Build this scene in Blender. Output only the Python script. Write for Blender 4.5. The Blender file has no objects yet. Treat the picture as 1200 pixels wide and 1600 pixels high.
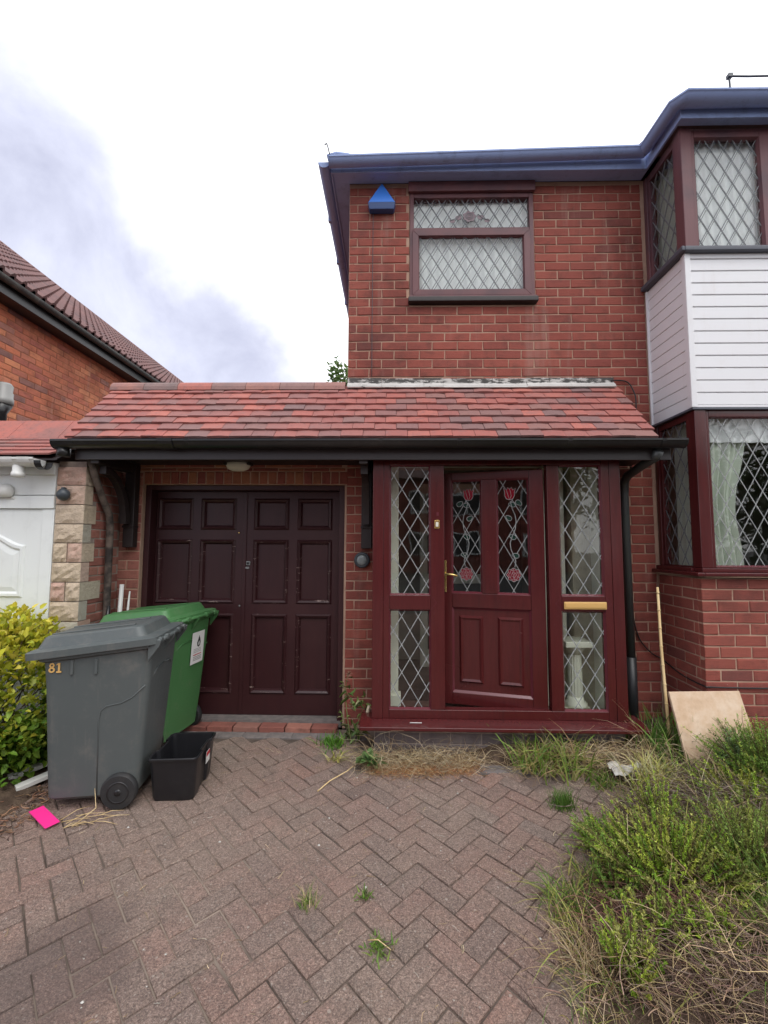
import bpy, math, random
import numpy as np
from mathutils import Vector, Matrix
random.seed(7); RNG = np.random.default_rng(7)
SC = bpy.context.scene; COL = SC.collection
rad = math.radians

# ---------------------------------------------------------------- camera
def setup_camera():
    th, psi, rho, H = rad(4.33), rad(1.16), rad(.27), 1.54
    F = Vector((-math.sin(psi)*math.cos(th), math.cos(psi)*math.cos(th), math.sin(th)))
    R0 = Vector((math.cos(psi), math.sin(psi), 0)); U0 = R0.cross(F)
    R = R0*math.cos(rho)+U0*math.sin(rho); U = U0*math.cos(rho)-R0*math.sin(rho)
    cd = bpy.data.cameras.new('camera'); cam = bpy.data.objects.new('camera', cd); COL.objects.link(cam)
    M = Matrix((R, U, -F)).transposed().to_4x4(); M.translation = Vector((0, 0, H))
    cam.matrix_world = M
    cd.sensor_fit = 'VERTICAL'; cd.sensor_height = 24; cd.sensor_width = 18
    cd.lens = 24*660/1600; cd.clip_start = .02; cd.clip_end = 500
    SC.camera = cam
setup_camera()

# ---------------------------------------------------------------- sky, sun, exposure
SUN_EL, SUN_AZ = rad(58), rad(205)          # high, a little to the right behind the camera, through thick cloud
def setup_world():
    w = bpy.data.worlds.new('World'); SC.world = w; w.use_nodes = True
    nt = w.node_tree; N = nt.nodes; L = nt.links; N.clear()
    out = N.new('ShaderNodeOutputWorld'); bg = N.new('ShaderNodeBackground'); bg.inputs[1].default_value = .1
    sky = N.new('ShaderNodeTexSky'); sky.sky_type = 'NISHITA'; sky.sun_disc = False
    sky.sun_elevation = SUN_EL; sky.sun_rotation = math.pi-SUN_AZ+math.pi
    tc = N.new('ShaderNodeTexCoord')
    n1 = N.new('ShaderNodeTexNoise'); n1.inputs['Scale'].default_value = 2.3; n1.inputs['Detail'].default_value = 6; n1.inputs['Roughness'].default_value = .52; n1.inputs['Distortion'].default_value = .25
    L.new(tc.outputs['Generated'], n1.inputs['Vector'])
    n2 = N.new('ShaderNodeTexNoise'); n2.inputs['Scale'].default_value = 3.4; n2.inputs['Detail'].default_value = 7; n2.inputs['Roughness'].default_value = .6; n2.inputs['Distortion'].default_value = .4
    L.new(tc.outputs['Generated'], n2.inputs['Vector'])
    dot = N.new('ShaderNodeVectorMath'); dot.operation = 'DOT_PRODUCT'
    L.new(tc.outputs['Generated'], dot.inputs[0]); dot.inputs[1].default_value = (-.80, -.10, -.59)
    def math_(op, a, b):
        m = N.new('ShaderNodeMath'); m.operation = op
        for i, v in enumerate((a, b)):
            if isinstance(v, (int, float)): m.inputs[i].default_value = v
            else: L.new(v, m.inputs[i])
        return m.outputs[0]
    s = math_('ADD', dot.outputs['Value'], math_('MULTIPLY', math_('SUBTRACT', n1.outputs['Fac'], .5), .62))
    mr = N.new('ShaderNodeMapRange'); mr.interpolation_type = 'SMOOTHSTEP'
    L.new(s, mr.inputs['Value']); mr.inputs['From Min'].default_value = -.22; mr.inputs['From Max'].default_value = .0
    mr2 = N.new('ShaderNodeMapRange'); mr2.interpolation_type = 'SMOOTHSTEP'; L.new(dot.outputs['Value'], mr2.inputs['Value']); mr2.inputs['From Min'].default_value = .30; mr2.inputs['From Max'].default_value = .62; mr2.inputs['To Min'].default_value = 1; mr2.inputs['To Max'].default_value = .25
    mask = math_('MULTIPLY', mr.outputs[0], mr2.outputs[0])
    # bright cloud and the grey cloud bank
    mr3 = N.new('ShaderNodeMapRange'); L.new(n2.outputs['Fac'], mr3.inputs['Value']); mr3.inputs['From Min'].default_value = .34; mr3.inputs['From Max'].default_value = .66
    grey = N.new('ShaderNodeMixRGB'); L.new(mr3.outputs[0], grey.inputs['Fac'])
    grey.inputs['Color1'].default_value = (4.5, 4.65, 5.9, 1); grey.inputs['Color2'].default_value = (7.2, 7.4, 8.7, 1)
    cl = N.new('ShaderNodeMixRGB'); L.new(mask, cl.inputs['Fac'])
    cl.inputs['Color1'].default_value = (13.5, 13.6, 14.0, 1); L.new(grey.outputs[0], cl.inputs['Color2'])
    mix = N.new('ShaderNodeMixRGB'); mix.inputs['Fac'].default_value = .93
    L.new(sky.outputs[0], mix.inputs['Color1']); L.new(cl.outputs[0], mix.inputs['Color2'])
    L.new(mix.outputs[0], bg.inputs[0]); L.new(bg.outputs[0], out.inputs[0])
    sd = bpy.data.lights.new('sun', 'SUN'); sd.energy = 1.0; sd.angle = rad(35); sd.color = (1, .97, .93)
    so = bpy.data.objects.new('sun', sd); COL.objects.link(so)
    d = Vector((math.sin(SUN_AZ)*-1*math.cos(SUN_EL), math.cos(SUN_AZ)*math.cos(SUN_EL), math.sin(SUN_EL)))
    so.rotation_euler = d.to_track_quat('Z', 'Y').to_euler()
    so.location = d*30
setup_world()
SC.view_settings.view_transform = 'Standard'; SC.view_settings.look = 'None'
SC.view_settings.exposure = 0.54; SC.view_settings.gamma = 1; SC.view_settings.use_curve_mapping = False
SC.cycles.max_bounces = 8; SC.cycles.transparent_max_bounces = 16
SC.cycles.caustics_reflective = False; SC.cycles.caustics_refractive = False
SC.cycles.sample_clamp_indirect = 6

# ---------------------------------------------------------------- helpers
def link(o, parent=None):
    COL.objects.link(o)
    if parent is not None: o.parent = parent
    return o
def tag(o, label=None, cat=None, group=None, kind=None):
    if label: o['label'] = label
    if cat: o['category'] = cat
    if group: o['group'] = group
    if kind: o['kind'] = kind
    return o
def thing(name, label, cat, loc=(0, 0, 0), rz=0, group=None):
    o = bpy.data.objects.new(name, None); o.empty_display_size = .1; link(o)
    o.location = loc; o.rotation_euler = (0, 0, rz)
    return tag(o, label, cat, group)
def mobj(name, mesh, parent=None, loc=None, rot=None):
    o = bpy.data.objects.new(name, mesh); link(o, parent)
    if loc is not None: o.location = loc
    if rot is not None: o.rotation_euler = rot
    return o

class MB:
    """collects simple shapes and links them as one mesh object"""
    def __init__(s): s.v = []; s.f = []; s.smooth = False
    def add(s, vs, fs):
        b = len(s.v); s.v += [tuple(p) for p in vs]; s.f += [tuple(b+i for i in q) for q in fs]; return s
    def box(s, x0, x1, y0, y1, z0, z1):
        return s.add([(x0,y0,z0),(x1,y0,z0),(x1,y1,z0),(x0,y1,z0),(x0,y0,z1),(x1,y0,z1),(x1,y1,z1),(x0,y1,z1)],
                     [(3,2,1,0),(4,5,6,7),(0,1,5,4),(1,2,6,5),(2,3,7,6),(3,0,4,7)])
    def hexa(s, p):  # 8 points, same order as box
        return s.add(p, [(3,2,1,0),(4,5,6,7),(0,1,5,4),(1,2,6,5),(2,3,7,6),(3,0,4,7)])
    def prism(s, poly, a, b, fn):   # poly of 2D points, extruded between a and b; fn(p, q, t) -> xyz
        n = len(poly); vs = [fn(p, q, a) for p, q in poly]+[fn(p, q, b) for p, q in poly]
        fs = [tuple(range(n))[::-1], tuple(range(n, 2*n))]+[(i, (i+1) % n, n+(i+1) % n, n+i) for i in range(n)]
        return s.add(vs, fs)
    def loft(s, rings, closed=True, cap0=True, cap1=True):
        n = len(rings[0]); vs = [p for r in rings for p in r]; fs = []
        for k in range(len(rings)-1):
            for i in range(n if closed else n-1):
                j = (i+1) % n; fs.append((k*n+i, k*n+j, (k+1)*n+j, (k+1)*n+i))
        if cap0: fs.append(tuple(range(n))[::-1])
        if cap1: fs.append(tuple(range((len(rings)-1)*n, len(rings)*n)))
        return s.add(vs, fs)
    def tube(s, pts, r, seg=8, cap=True):
        pts = [Vector(p) for p in pts]; rings = []; n = len(pts)
        rr = r if isinstance(r, (list, tuple)) else [r]*n
        t0 = (pts[1]-pts[0]).normalized(); up = Vector((0, 0, 1)) if abs(t0.z) < .9 else Vector((1, 0, 0))
        a = t0.cross(up).normalized()
        for i in range(n):
            t = (pts[min(i+1, n-1)]-pts[max(i-1, 0)]).normalized()
            a = (a-t*a.dot(t)).normalized(); b = t.cross(a)
            rings.append([pts[i]+(a*math.cos(2*math.pi*k/seg)+b*math.sin(2*math.pi*k/seg))*rr[i] for k in range(seg)])
        return s.loft(rings, True, cap, cap)
    def lathe(s, prof, origin=(0, 0, 0), seg=20, axis='z'):
        o = Vector(origin); rings = []
        for r, h in prof:
            ring = []
            for k in range(seg):
                c, d = math.cos(2*math.pi*k/seg)*r, math.sin(2*math.pi*k/seg)*r
                ring.append(o+Vector((c, d, h) if axis == 'z' else ((d, h, c) if axis == 'y' else (h, c, d))))
            rings.append(ring)
        return s.loft(rings)
    def build(s, name, mat, parent=None, smooth=False, bevel=0, loc=None, kind=None, seg=2):
        me = bpy.data.meshes.new(name); me.from_pydata(s.v, [], s.f)
        if mat: me.materials.append(mat)
        if smooth: me.shade_smooth()
        me.update()
        o = mobj(name, me, parent, loc)
        if bevel:
            m = o.modifiers.new('bevel', 'BEVEL'); m.width = bevel; m.segments = seg; m.limit_method = 'ANGLE'; m.angle_limit = rad(40)
            if not smooth: me.shade_smooth(); e = o.modifiers.new('wn', 'WEIGHTED_NORMAL'); e.keep_sharp = True
        if kind: o['kind'] = kind
        return o
def np_mesh(name, V, Fq, mat, parent=None, kind=None, cols=None, smooth=False):
    """V (n,3), Fq (m,k) faces of one size"""
    me = bpy.data.meshes.new(name); V = np.asarray(V, np.float32); Fq = np.asarray(Fq, np.int32)
    me.vertices.add(len(V)); me.vertices.foreach_set('co', V.ravel())
    k = Fq.shape[1]; me.loops.add(Fq.size); me.loops.foreach_set('vertex_index', Fq.ravel())
    me.polygons.add(len(Fq)); me.polygons.foreach_set('loop_start', np.arange(0, Fq.size, k, dtype=np.int32))
    if cols is not None:
        at = me.color_attributes.new('tint', 'FLOAT_COLOR', 'POINT')
        c = np.ones((len(V), 4), np.float32); c[:, :3] = cols; at.data.foreach_set('color', c.ravel())
    me.update(calc_edges=True); me.validate()
    if smooth: me.shade_smooth()
    if mat: me.materials.append(mat)
    o = mobj(name, me, parent)
    if kind: o['kind'] = kind
    return o

# ---------------------------------------------------------------- materials
class NT:
    def __init__(s, name):
        s.m = bpy.data.materials.new(name); s.m.use_nodes = True; s.t = s.m.node_tree
        s.n = s.t.nodes; s.l = s.t.links; s.b = s.n['Principled BSDF']; s.out = s.n['Material Output']
    def node(s, t, **kw):
        x = s.n.new(t)
        for k, v in kw.items(): setattr(x, k, v)
        return x
    def put(s, sock, v):
        if hasattr(v, 'node'): s.l.new(v, sock)
        elif isinstance(v, (tuple, list)) and len(v) == 3 and sock.type == 'RGBA': sock.default_value = (*v, 1)
        else: sock.default_value = v
    def math(s, op, a, b=0.0, clamp=False):
        m = s.node('ShaderNodeMath', operation=op, use_clamp=clamp); s.put(m.inputs[0], a); s.put(m.inputs[1], b); return m.outputs[0]
    def mix(s, f, a, b, mode='MIX'):
        m = s.node('ShaderNodeMixRGB', blend_type=mode); s.put(m.inputs[0], f); s.put(m.inputs[1], a); s.put(m.inputs[2], b); return m.outputs[0]
    def coord(s, kind='Object', shift=False, scale=(1, 1, 1)):
        c = s.node('ShaderNodeTexCoord').outputs[kind]
        if shift:
            r = s.node('ShaderNodeObjectInfo').outputs['Random']
            m = s.node('ShaderNodeVectorMath', operation='ADD'); s.l.new(c, m.inputs[0])
            k = s.node('ShaderNodeCombineXYZ'); q = s.math('MULTIPLY', r, 37.0)
            for i in range(3): s.l.new(q, k.inputs[i])
            s.l.new(k.outputs[0], m.inputs[1]); c = m.outputs[0]
        mp = s.node('ShaderNodeMapping'); s.l.new(c, mp.inputs[0]); mp.inputs['Scale'].default_value = scale
        return mp.outputs[0]
    def noise(s, vec, scale, detail=4, rough=.55, out='Fac'):
        x = s.node('ShaderNodeTexNoise'); s.l.new(vec, x.inputs['Vector'])
        x.inputs['Scale'].default_value = scale; x.inputs['Detail'].default_value = detail; x.inputs['Roughness'].default_value = rough
        return x.outputs[out]
    def vor(s, vec, scale, feature='F1', out='Distance'):
        x = s.node('ShaderNodeTexVoronoi', feature=feature); s.l.new(vec, x.inputs['Vector']); x.inputs['Scale'].default_value = scale
        return x.outputs[out]
    def ramp(s, f, stops, interp='LINEAR'):
        r = s.node('ShaderNodeValToRGB'); r.color_ramp.interpolation = interp; e = r.color_ramp.elements
        while len(e) < len(stops): e.new(.5)
        for q, (p, c) in zip(e, stops): q.position = p; q.color = (*c, 1) if len(c) == 3 else c
        s.put(r.inputs[0], f); return r.outputs[0]
    def step(s, f, a, b):
        m = s.node('ShaderNodeMapRange', interpolation_type='SMOOTHSTEP'); s.put(m.inputs['Value'], f)
        m.inputs['From Min'].default_value = a; m.inputs['From Max'].default_value = b; return m.outputs[0]
    def rnd(s):   # one value per piece, whether the piece is an object or an island of a joined mesh
        a = s.node('ShaderNodeObjectInfo').outputs['Random']; b = s.node('ShaderNodeNewGeometry').outputs['Random Per Island']
        return s.math('FRACT', s.math('ADD', a, b))
    def rnd2(s, k):
        return s.math('FRACT', s.math('MULTIPLY', s.rnd(), k))
    def bump(s, h, strength=.3, dist=.01):
        b = s.node('ShaderNodeBump'); b.inputs['Strength'].default_value = strength; b.inputs['Distance'].default_value = dist
        s.l.new(h, b.inputs['Height']); s.l.new(b.outputs[0], s.b.inputs['Normal'])
    def fin(s, col=None, rough=None, spec=None, metal=None):
        if col is not None: s.put(s.b.inputs['Base Color'], col)
        if rough is not None: s.put(s.b.inputs['Roughness'], rough)
        if spec is not None: s.b.inputs['Specular IOR Level'].default_value = spec
        if metal is not None: s.b.inputs['Metallic'].default_value = metal
        return s.m

def m_brick(name, stops, rough=.85, drag=(3, 3, 90), stain=(.03, .02, .02), white=.0):
    t = NT(name); c = t.coord('Object', True)
    base = t.ramp(t.rnd(), stops)
    g = t.noise(t.coord('Object', True, drag), 4, 4)
    f = t.noise(c, 9, 6, .65); fine = t.noise(c, 160, 4, .7)
    col = t.mix(t.math('MULTIPLY', t.step(f, .45, .75), .45), base, stain)
    col = t.mix(t.math('MULTIPLY', fine, .35), col, t.mix(.5, base, (.55, .3, .22)))
    col = t.mix(t.math('MULTIPLY', t.step(g, .5, .75), .3), col, stain)
    if white:
        w = t.noise(t.coord('Object', True), 22, 3, .8); col = t.mix(t.math('MULTIPLY', t.step(w, .70, .78), white), col, (.62, .55, .5))
    pos = t.node('ShaderNodeNewGeometry').outputs['Position']
    big = t.noise(pos, 1.3, 6, .65); col = t.mix(t.math('MULTIPLY', t.step(big, .48, .70), .42), col, stain)
    mp = t.node('ShaderNodeMapping'); t.l.new(pos, mp.inputs[0]); mp.inputs['Scale'].default_value = (6, 6, .5)
    run = t.noise(mp.outputs[0], 1.0, 4, .6); col = t.mix(t.math('MULTIPLY', t.step(run, .55, .72), .28), col, (.42, .30, .25))
    lime = t.noise(pos, 38, 4, .75); col = t.mix(t.math('MULTIPLY', t.step(lime, .735, .76), .5), col, (.6, .52, .46))
    h = t.math('ADD', t.math('MULTIPLY', g, .6), t.math('MULTIPLY', fine, .7))
    t.bump(h, .8, .005); return t.fin(col, rough, .25)
def m_noise(name, a, b, scale=8, rough=.7, bump=.2, dist=.004, detail=5, lo=.35, hi=.65, spec=.4, coords='Object', stretch=(1, 1, 1), bscale=None):
    t = NT(name); c = t.coord(coords, False, stretch); n = t.noise(c, scale, detail)
    col = t.mix(t.step(n, lo, hi), a, b)
    if bump: t.bump(t.noise(c, bscale or scale*6, 4, .65), bump, dist)
    return t.fin(col, rough, spec)
def m_paint(name, col, rough=.35, var=.12, dirt=None, dirt_amt=.3, spec=.5, bump=.04):
    t = NT(name); c = t.coord(); n = t.noise(c, 3, 5); f = t.noise(c, 45, 3)
    k = t.mix(t.math('MULTIPLY', n, var*2), col, tuple(min(1, x*1.6+.01) for x in col))
    if dirt: k = t.mix(t.math('MULTIPLY', t.step(t.noise(c, 6, 6, .7), .5, .72), dirt_amt), k, dirt)
    if dirt:
        sx = t.node('ShaderNodeMapping'); t.l.new(c, sx.inputs[0]); sx.inputs['Scale'].default_value = (9, 9, .8); k = t.mix(t.math('MULTIPLY', t.step(t.noise(sx.outputs[0], 2, 5, .7), .56, .74), dirt_amt*.8), k, dirt)
        k = t.mix(t.math('MULTIPLY', t.step(t.noise(c, 70, 4, .85), .66, .72), dirt_amt*.6), k, dirt)
    r = t.math('ADD', rough-.08, t.math('MULTIPLY', f, .16))
    if bump: t.bump(n, bump, .01)
    return t.fin(k, r, spec)

# house brick: dull rustic red; neighbouring house: orange multi
BRICK = m_brick('house_brick', [(0, (.270, .060, .046)), (.3, (.300, .070, .052)), (.6, (.240, .054, .044)), (.85, (.325, .082, .060)), (.95, (.265, .06, .046)), (1, (.17, .048, .044))], white=.25)
BRICK_DARK = m_brick('soldier_brick', [(0, (.24, .06, .05)), (.5, (.30, .08, .055)), (1, (.36, .15, .07))])
BRICK_OR = m_brick('orange_brick', [(0, (.58, .19, .095)), (.25, (.50, .145, .08)), (.45, (.66, .26, .13)), (.65, (.42, .125, .09)), (.85, (.60, .185, .09)), (.93, (.34, .15, .12)), (1, (.22, .11, .10))], drag=(3, 3, 40))
BRICK_RET = m_brick('pier_brick', [(0, (.26, .09, .075)), (.5, (.33, .12, .095)), (.9, (.40, .17, .13)), (.97, (.10, .07, .07)), (1, (.09, .07, .07))], white=.3)
BRICK_BLUE = m_brick('grey_brick', [(0, (.11, .105, .115)), (1, (.17, .16, .165))])
def m_mortar():
    t = NT('mortar'); pos = t.node('ShaderNodeNewGeometry').outputs['Position']; n = t.noise(pos, 3, 6, .7); f = t.noise(pos, 60, 4, .7)
    col = t.ramp(n, [(.3, (.33, .205, .155)), (.5, (.46, .30, .22)), (.7, (.54, .37, .275))]); col = t.mix(t.math('MULTIPLY', f, .35), col, (.30, .20, .15)); t.bump(f, .8, .004); return t.fin(col, .95, .1)
MORTAR = m_mortar()
MORTAR_OR = m_noise('orange_mortar', (.36, .15, .085), (.22, .10, .07), 9, .95, .5, .004, spec=.1)
MORTAR_GREY = m_noise('grey_mortar', (.36, .30, .26), (.28, .23, .20), 14, .95, .5, .004, spec=.1)

def m_upvc():
    t = NT('mahogany_upvc'); c = t.coord('Object', False, (1, 1, .08)); g = t.noise(c, 60, 5, .6); n = t.noise(t.coord(), 2.5, 4)
    col = t.mix(g, (.046, .0075, .0085), (.100, .0150, .0155)); col = t.mix(t.math('MULTIPLY', n, .2), col, (.13, .03, .030)); gr = t.noise(t.coord('Object', False, (5, 5, .7)), 1.6, 5, .7); col = t.mix(t.math('MULTIPLY', t.step(gr, .52, .72), .45), col, (.030, .012, .012)); du = t.noise(t.coord(), 55, 4, .8); col = t.mix(t.math('MULTIPLY', t.step(du, .66, .72), .22), col, (.30, .22, .19))
    t.bump(g, .08, .002); return t.fin(col, t.math('ADD', .12, t.math('MULTIPLY', n, .22)), .5)
UPVC = m_upvc()
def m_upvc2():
    t = NT('hazed_upvc'); c = t.coord('Object', False, (1, 1, .08)); g = t.noise(c, 60, 5, .6); n = t.noise(t.coord(), 3, 5)
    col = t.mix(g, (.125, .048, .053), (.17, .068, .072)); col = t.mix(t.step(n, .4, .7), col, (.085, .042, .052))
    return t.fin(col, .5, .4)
UPVC_HAZED = m_upvc2()  # frame colour paled by the haze over the upper windows
BEAD = m_paint('bead_edge', (.11, .022, .03), .22)
def m_garage():
    t = NT('garage_paint'); c = t.coord(); n = t.noise(t.coord('Object', False, (1, 1, .15)), 30, 5); big = t.noise(c, 2, 4)
    col = t.mix(n, (.030, .0085, .0105), (.050, .014, .016)); col = t.mix(t.math('MULTIPLY', t.step(big, .45, .7), .5), col, (.060, .022, .022))
    ch = t.noise(c, 26, 6, .75); chip = t.step(ch, .735, .76)
    col = t.mix(t.math('MULTIPLY', chip, .8), col, (.5, .4, .34))
    t.bump(n, .08, .003); return t.fin(col, .42, .45)
GARAGE = m_garage()
def m_chip():
    t = NT('chipped_moulding'); c = t.coord('Object', False, (.5, 1, 3)); ch = t.noise(c, 16, 6, .75)
    col = t.mix(t.step(ch, .60, .66), (.040, .012, .014), (.42, .32, .28)); return t.fin(col, .4, .45)
CHIPPED = m_chip()
BLACK = m_paint('black_plastic', (.012, .012, .013), .32, .2, (.06, .055, .05), .25)
BROWNBLACK = m_paint('dark_stained_timber', (.016, .010, .010), .5, .2, (.05, .04, .035), .25)
FASCIA = m_paint('brown_black_fascia', (.028, .022, .023), .42, .15)
EAVES_HAZE = m_paint('blue_haze_eaves', (.25, .33, .56), .68, .15, (.05, .06, .09), .3)  # blue lens-flare haze over dark eaves, put into the base colour
SILL_GREY = m_paint('grey_sill_paint', (.075, .080, .10), .5, .12, (.04, .04, .045), .4)
WHITEPVC = m_paint('white_cladding', (.75, .75, .765), .38, .05, (.62, .58, .55), .2)
WHITEGUT = m_paint('white_gutter_plastic', (.66, .66, .64), .4, .05, (.4, .4, .36), .35)
WHITEDOOR = m_paint('white_door_paint', (.74, .77, .755), .45, .05, (.5, .52, .5), .2)
CREAM = m_paint('cream_paint', (.72, .72, .60), .6, .05)
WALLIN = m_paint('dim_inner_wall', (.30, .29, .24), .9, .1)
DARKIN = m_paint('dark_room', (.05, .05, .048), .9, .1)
BRASS = m_noise('brass', (.75, .55, .22), (.6, .42, .15), 20, .25, .05); BRASS.node_tree.nodes['Principled BSDF'].inputs['Metallic'].default_value = .85
GOLD = m_paint('gold_letter_plate', (.62, .38, .13), .35, .05)
LEAD = m_noise('grey_lead', (.20, .21, .22), (.14, .15, .16), 30, .5, .05)
LEAD_PALE = m_noise('pale_lead', (.34, .355, .35), (.22, .23, .23), 30, .4, .05)
def m_glass(name, tint=(.93, .95, .94), refl=1.0):
    t = NT(name); t.n.remove(t.b)
    tr = t.node('ShaderNodeBsdfTransparent'); tr.inputs[0].default_value = (*tint, 1)
    gl = t.node('ShaderNodeBsdfGlossy'); gl.inputs['Roughness'].default_value = .01
    g = t.node('ShaderNodeNewGeometry'); dt = t.node('ShaderNodeVectorMath', operation='DOT_PRODUCT'); t.l.new(g.outputs['Normal'], dt.inputs[0]); t.l.new(g.outputs['Incoming'], dt.inputs[1])
    k = t.math('POWER', t.math('SUBTRACT', 1.0, t.math('ABSOLUTE', dt.outputs['Value']), True), 5.0)
    f = t.math('MULTIPLY', t.math('ADD', .043, t.math('MULTIPLY', k, .95)), refl, True)
    nv = t.noise(t.coord(), 3, 2); b = t.node('ShaderNodeBump'); b.inputs['Strength'].default_value = .03; b.inputs['Distance'].default_value = .05
    t.l.new(nv, b.inputs['Height']); t.l.new(b.outputs[0], gl.inputs['Normal'])
    mx = t.node('ShaderNodeMixShader'); t.put(mx.inputs[0], f); t.l.new(tr.outputs[0], mx.inputs[1]); t.l.new(gl.outputs[0], mx.inputs[2])
    t.l.new(mx.outputs[0], t.out.inputs[0]); return t.m
GLASS = m_glass('window_glass', (.985, .99, .985)); GLASS_DIM = m_glass('door_glass', (.95, .965, .955), 1.0)
RED_GLASS = m_paint('ruby_glass', (.20, .007, .018), .12, .05); GREEN_GLASS = m_paint('bottle_green_glass', (.012, .04, .03), .15, .05)
ROSE_BROWN = m_paint('dusky_rose_glass', (.16, .10, .12), .3, .1)
def m_cloth(name, col, tr=.12, scale=18, lace=False):
    t = NT(name); c = t.coord('Object', False, (1, 1, .1)); n = t.noise(c, scale, 3)
    k = t.mix(n, tuple(x*.9 for x in col), col)
    if lace:
        v = t.vor(t.coord(), 24); k = t.mix(t.math('MULTIPLY', t.step(v, .1, .5), .08), k, tuple(x*.6 for x in col))
    t.put(t.b.inputs['Base Color'], k); t.b.inputs['Roughness'].default_value = .9
    tl = t.node('ShaderNodeBsdfTranslucent'); t.l.new(k, tl.inputs[0])
    mx = t.node('ShaderNodeMixShader'); mx.inputs[0].default_value = tr
    t.l.new(t.b.outputs[0], mx.inputs[1]); t.l.new(tl.outputs[0], mx.inputs[2]); t.l.new(mx.outputs[0], t.out.inputs[0]); return t.m
NET = m_cloth('net_curtain_cloth', (.84, .88, .87), .03, lace=True); CURT = m_cloth('pale_green_curtain_cloth', (.74, .82, .70), .2, 10); NETG = m_cloth('grey_net_cloth', (.50, .55, .48), .25, lace=True)

TILE = NT('clay_tile')
def m_tile(name, stops, moss=.25):
    t = NT(name); c = t.coord('Object', True); r = t.rnd()
    base = t.ramp(r, stops); n = t.noise(c, 14, 5, .65); f = t.noise(c, 120, 4, .7)
    col = t.mix(t.math('MULTIPLY', t.step(n, .48, .7), .5), base, (.20, .115, .115)); col = t.mix(t.math('MULTIPLY', f, .3), col, t.mix(.5, base, (.5, .28, .24)))
    w = t.noise(t.coord('Object', False), 2.2, 5, .7); col = t.mix(t.math('MULTIPLY', t.step(w, .45, .68), moss*1.6), col, (.17, .125, .12)); dk = t.noise(t.coord('Object', True), 30, 5, .75); col = t.mix(t.math('MULTIPLY', t.step(dk, .52, .70), .5), col, (.13, .075, .07)); li = t.noise(t.coord('Object', True), 70, 3, .7); col = t.mix(t.math('MULTIPLY', t.step(li, .70, .74), .5), col, (.42, .36, .32))
    t.bump(t.math('ADD', f, n), .3, .003); return t.fin(col, .72, .35)
TILE = m_tile('clay_roof_tile', [(0, (.36, .105, .085)), (.22, (.27, .092, .082)), (.4, (.42, .13, .10)), (.55, (.22, .105, .10)), (.72, (.33, .108, .09)), (.86, (.17, .105, .105)), (1, (.25, .12, .105))])
RIDGE = m_tile('weathered_ridge_tile', [(0, (.30, .17, .14)), (.5, (.36, .16, .13)), (1, (.22, .15, .14))], .6)
RIDGE_RED = m_tile('red_ridge_tile', [(0, (.42, .14, .11)), (1, (.38, .12, .10))], .3)
TILE_BR = m_tile('brown_concrete_tile', [(0, (.16, .098, .098)), (.6, (.20, .115, .112)), (1, (.12, .085, .09))], .4)
def m_flash():
    t = NT('flaking_white_paint'); pos = t.node('ShaderNodeNewGeometry').outputs['Position']; mp = t.node('ShaderNodeMapping'); t.l.new(pos, mp.inputs[0]); mp.inputs['Scale'].default_value = (.55, 1, 1.6)
    n = t.noise(mp.outputs[0], 16, 8, .72); d = t.noise(pos, 5, 5, .7); sx = t.node('ShaderNodeSeparateXYZ'); t.l.new(pos, sx.inputs[0])
    up = t.step(sx.outputs[2], 2.935, 2.965); th = t.math('ADD', .36, t.math('MULTIPLY', up, .15))
    k = t.step(t.math('SUBTRACT', n, th), -.03, .05)
    col = t.mix(k, (.085, .082, .078), t.mix(d, (.36, .345, .32), (.68, .66, .63))); t.bump(n, .6, .01); return t.fin(col, .85, .2)
FLASH = m_flash()
def m_stone():
    t = NT('split_faced_stone'); c = t.coord('Object', True); r = t.rnd()
    base = t.ramp(r, [(0, (.55, .45, .33)), (.35, (.58, .47, .36)), (.5, (.55, .36, .29)), (.75, (.57, .38, .31)), (.9, (.42, .41, .35)), (1, (.50, .43, .33))])
    n = t.noise(c, 26, 6, .65); v = t.noise(c, 60, 5, .7); col = t.mix(t.math('MULTIPLY', t.step(n, .4, .7), .5), base, (.36, .29, .23))
    t.bump(t.math('ADD', t.math('MULTIPLY', n, 1.5), v), .7, .010); return t.fin(col, .9, .15)
STONE = m_stone()
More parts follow.
